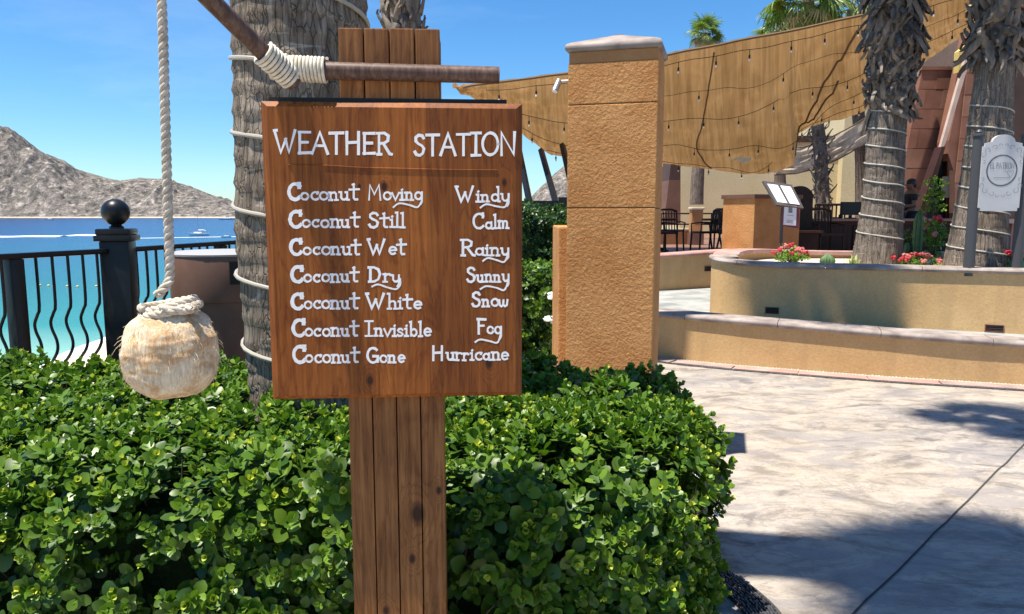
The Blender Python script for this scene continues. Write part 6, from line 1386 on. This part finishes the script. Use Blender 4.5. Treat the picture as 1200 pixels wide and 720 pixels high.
# leafy plant behind the bar
b = P(1091, 262, 16.6); b.z = .75; q = thing('potted_plant', b, 'pale leafy plant standing behind the person at the bar', 'plant'); zc2 = P(1084, 226, 16.6).z; pos = np.array([(b.x + random.gauss(0, .12), 16.6 + random.gauss(0, .12), zc2 - .05 + random.uniform(-.38, .38)) for _ in range(70)])
V, Q, MI, _, _ = scatter(pos, rng.normal(size=(70, 3)), rng.uniform(1.0, 1.6, 70)); o = bpy.data.objects.new('leaves', np_mesh('leaves', V - np.array(tuple(b)), Q, MI, G3)); COL.objects.link(o); o.parent = q; tag(o, kind='stuff')
mb = MB(); mb.tube([b, b + Vector((.03, 0, .8)), Vector((b.x, 16.6, zc2))], [.03, .025, .015], 6); mb.build('stem', M['twig'], q); mb = MB(); mb.lathe([(.14, .75), (.19, 1.05), (.20, 1.08), (.17, 1.08)], (b.x, 16.6, 0), 16); mb.build('pot', M['brown_wall'], q)
# cacti
def ribbed(mb, c, r, h, ribs, dome=True, n=60):
    rows_ = 14; o = len(mb.v)
    for j in range(rows_ + 1):
        t = j / rows_; rr = r * (math.sin(min(1, (1 - t) * 4) * PI / 2) ** .6 if dome else math.sin(PI * (.12 + .86 * t)) ) if t < 1 else .001
        for k in range(n): a = 2 * PI * k / n; q_ = rr * (1 + .12 * math.cos(a * ribs)); mb.v.append(Vector((c[0] + q_ * math.cos(a), c[1] + q_ * math.sin(a), c[2] + h * t)))
    for j in range(rows_):
        for k in range(n): a = o + j * n + k; b2 = o + j * n + (k + 1) % n; mb.f.append((a, b2, b2 + n, a + n)); mb.m.append(0)
q = thing('columnar_cactus', P(1074, 300, 9.7), 'tall ribbed green column cactus between the planter palms', 'cactus'); c = P(1074, 300, 9.7); mb = MB(); ribbed(mb, (c.x, 9.7, .93), .055, P(1074, 246, 9.7).z - .93, 9); mb.build('stem', M['cactus'], q, True, angle=180)
mb = MB(); ribbed(mb, (c.x - .1, 9.75, .93), .04, .3, 8); mb.build('stem', M['cactus'], q, True, angle=180)
for i, (px, Y, r, h, lb) in enumerate(((970, 9.35, .085, .17, 'round barrel cactus right of the pink flowering plant'), (936, 9.2, .045, .08, 'tiny round cactus below the pink flowering plant'))):
    c = P(px, 300, Y); q = thing('barrel_cactus', (c.x, Y, .93), lb, 'cactus'); mb = MB(); ribbed(mb, (c.x, Y, .93), r, h, 14, False, 84); mb.build('body', M['cactus'], q, True, angle=180)
for i, (px, Y, w_, lb) in enumerate(((1000, 8.95, .17, 'yellow green agave at the foot of the left planter palm'), (1103, 8.8, .14, 'pale yellow agave left of the right planter palm'), (1112, 8.55, .10, 'small yellow agave touching the base of the right planter palm'))):
    c = P(px, 305, Y); q = thing('agave', (c.x, Y, .93), lb, 'agave')
    for k in range(22):
        a = k * 2.4; el = .35 + k * .05; l = w_ * random.uniform(.8, 1.1); d = Vector((math.cos(a) * math.cos(el), math.sin(a) * math.cos(el), math.sin(el))); sd = Vector((-math.sin(a), math.cos(a), 0)) * .022; o_ = Vector((c.x, Y, .93)); mb = MB()
        mb.add([o_ - sd * .6, o_ + sd * .6, o_ + d * l * .5 + sd, o_ + d * l * .5 - sd, o_ + d * l + Vector((0, 0, .01)), o_ + d * l * .5 - Vector((0, 0, .012))], [(0, 1, 2, 3), (3, 2, 4), (0, 3, 5), (1, 5, 2), (3, 4, 5), (2, 5, 4)]); mb.build('leaf', M['agave'], q)
c = P(1197, 309, 8.0); q = thing('green_box', (c.x, 8.0, .93), 'green plastic box at the right edge beneath the restaurant sign', 'box'); mb = MB(); mb.chamfer_box((c.x - .06, 7.98, .93), (c.x + .12, 8.12, P(1197, 306, 8).z), .01); mb.build('lid', M['green_plastic'], q)

# ============================================================ RESTAURANT SIGN
rs = thing('restaurant_sign', P(1140, 314, 8.1), 'white scalloped restaurant sign between two slate grey posts in the planter', 'sign')
cZ0 = .93
for px, pyt in ((1147, 160), (1204, 160)):
    t_ = P(px, pyt, 8.0); mb = MB(); mb.lathe([(.055, cZ0), (.052, t_.z - .06), (.052, t_.z)], (t_.x, 8.0, 0), 18); mb.build('post', M['post_grey'], rs, True, angle=40)
    mb = MB(); mb.lathe([(.062, t_.z + .001), (.062, t_.z + .02), (.03, t_.z + .028), (.034, t_.z + .045), (.02, t_.z + .068), (.004, t_.z + .074)], (t_.x, 8.0, 0), 18); mb.build('finial', M['post_grey'], rs, True, angle=40)
def R2(px, py, d=0.0): return P(px, py, 7.93 + d)
xl_, xr_ = R2(1150, 200).x, R2(1198, 200).x; zt_ = R2(1175, 168).z; zb_ = R2(1175, 247.5).z; hx = (xl_ + xr_) / 2; hw = (xr_ - xl_) / 2
outp = [(xl_ + .02, zb_), (xr_ - .02, zb_), (xr_ - .02, zb_ + .03), (xr_, zb_ + .035), (xr_, zt_ - .035), (xr_ - .02, zt_ - .03), (xr_ - .02, zt_)]
for a in np.linspace(0, PI, 15): outp.append((hx + hw * .55 * math.cos(a) , zt_ + .015 + .075 * math.sin(a)))
outp += [(xl_ + .02, zt_), (xl_ + .02, zt_ - .03), (xl_, zt_ - .035), (xl_, zb_ + .035), (xl_ + .02, zb_ + .03)]
n = len(outp); mb = MB(); mb.add([(x, 7.93, z) for x, z in outp] + [(x, 7.965, z) for x, z in outp], [tuple(range(n)), tuple(reversed(range(n, 2 * n)))] + [(i, n + i, n + (i + 1) % n, (i + 1) % n) for i in range(n)]); pn = mb.build('sign_panel', M['sign_grey'], rs)
def Rf(a, b, d): return Vector((a, 7.93 - .001 - .0004 * d, b))
cxs, czs = hx + .0, R2(1175, 200).z; rad_ = hw * .74
mb = MB(); ribbon(mb, [(cxs + rad_ * math.cos(a), czs + rad_ * math.sin(a)) for a in np.linspace(0, 2 * PI, 48)], .009, Rf, 1); ribbon(mb, [(cxs + rad_ * .95 * math.cos(a), czs + rad_ * .95 * math.sin(a)) for a in np.linspace(0, 2 * PI, 48)], .003, Rf, 2); mb.build('emblem_ring', M['ink'], pn)
mb = MB()
for sx_ in (-1, 1):
    for sz in (-1, 1):
        for (ox, oz, r0, a0, a1) in ((.74, .98, .16, -60, 250), (.92, .74, .13, 60, -220), (.40, 1.12, .14, 0, 260), (.16, 1.22, .10, 180, -40), (.92, .40, .10, 90, 280)):
            pts = []
            for t in np.linspace(0, 1, 16): a = math.radians(a0 + (a1 - a0) * t); r0_ = r0 * (1 - .55 * t) * hw; pts.append((cxs + sx_ * (ox * hw + r0_ * math.cos(a)), czs + sz * (oz * hw * .98 + r0_ * math.sin(a))))
            ribbon(mb, pts, .0042, Rf, 3 + random.randrange(5))
mb.build('scroll_ornament', M['ink_soft'], pn)
tot = sum(FT[c_][0] for c_ in 'EL PATRON'); sc_ = rad_ * 1.62 / tot; mb = MB(); x = cxs - rad_ * .80; dep = 0
for c_ in 'EL PATRON':
    w_, st = FT[c_]
    for s in st: dep += 1; ribbon(mb, [(x + u * sc_, czs + .02 + v * .062) for u, v in s], .0055, Rf, dep % 7)
    x += w_ * sc_
mb.build('sign_lettering', M['ink_soft'], pn)
mb = MB(); hxp, hzp = cxs + rad_ * .58, czs - rad_ * .12
ribbon(mb, [(hxp, hzp - .055), (hxp - .035, hzp), (hxp - .02, hzp + .02), (hxp, hzp), (hxp + .022, hzp + .022), (hxp + .035, hzp), (hxp, hzp - .055)], .003, Rf, 2); ribbon(mb, [(cxs - rad_ * .5, czs - rad_ * .48), (cxs + rad_ * .55, czs - rad_ * .48)], .006, Rf, 3); ribbon(mb, [(hxp - .09, hzp + .0), (hxp - .06, hzp + .01), (hxp - .03, hzp + .0)], .0025, Rf, 4); mb.build('heart_mark', M['ink_soft'], pn)
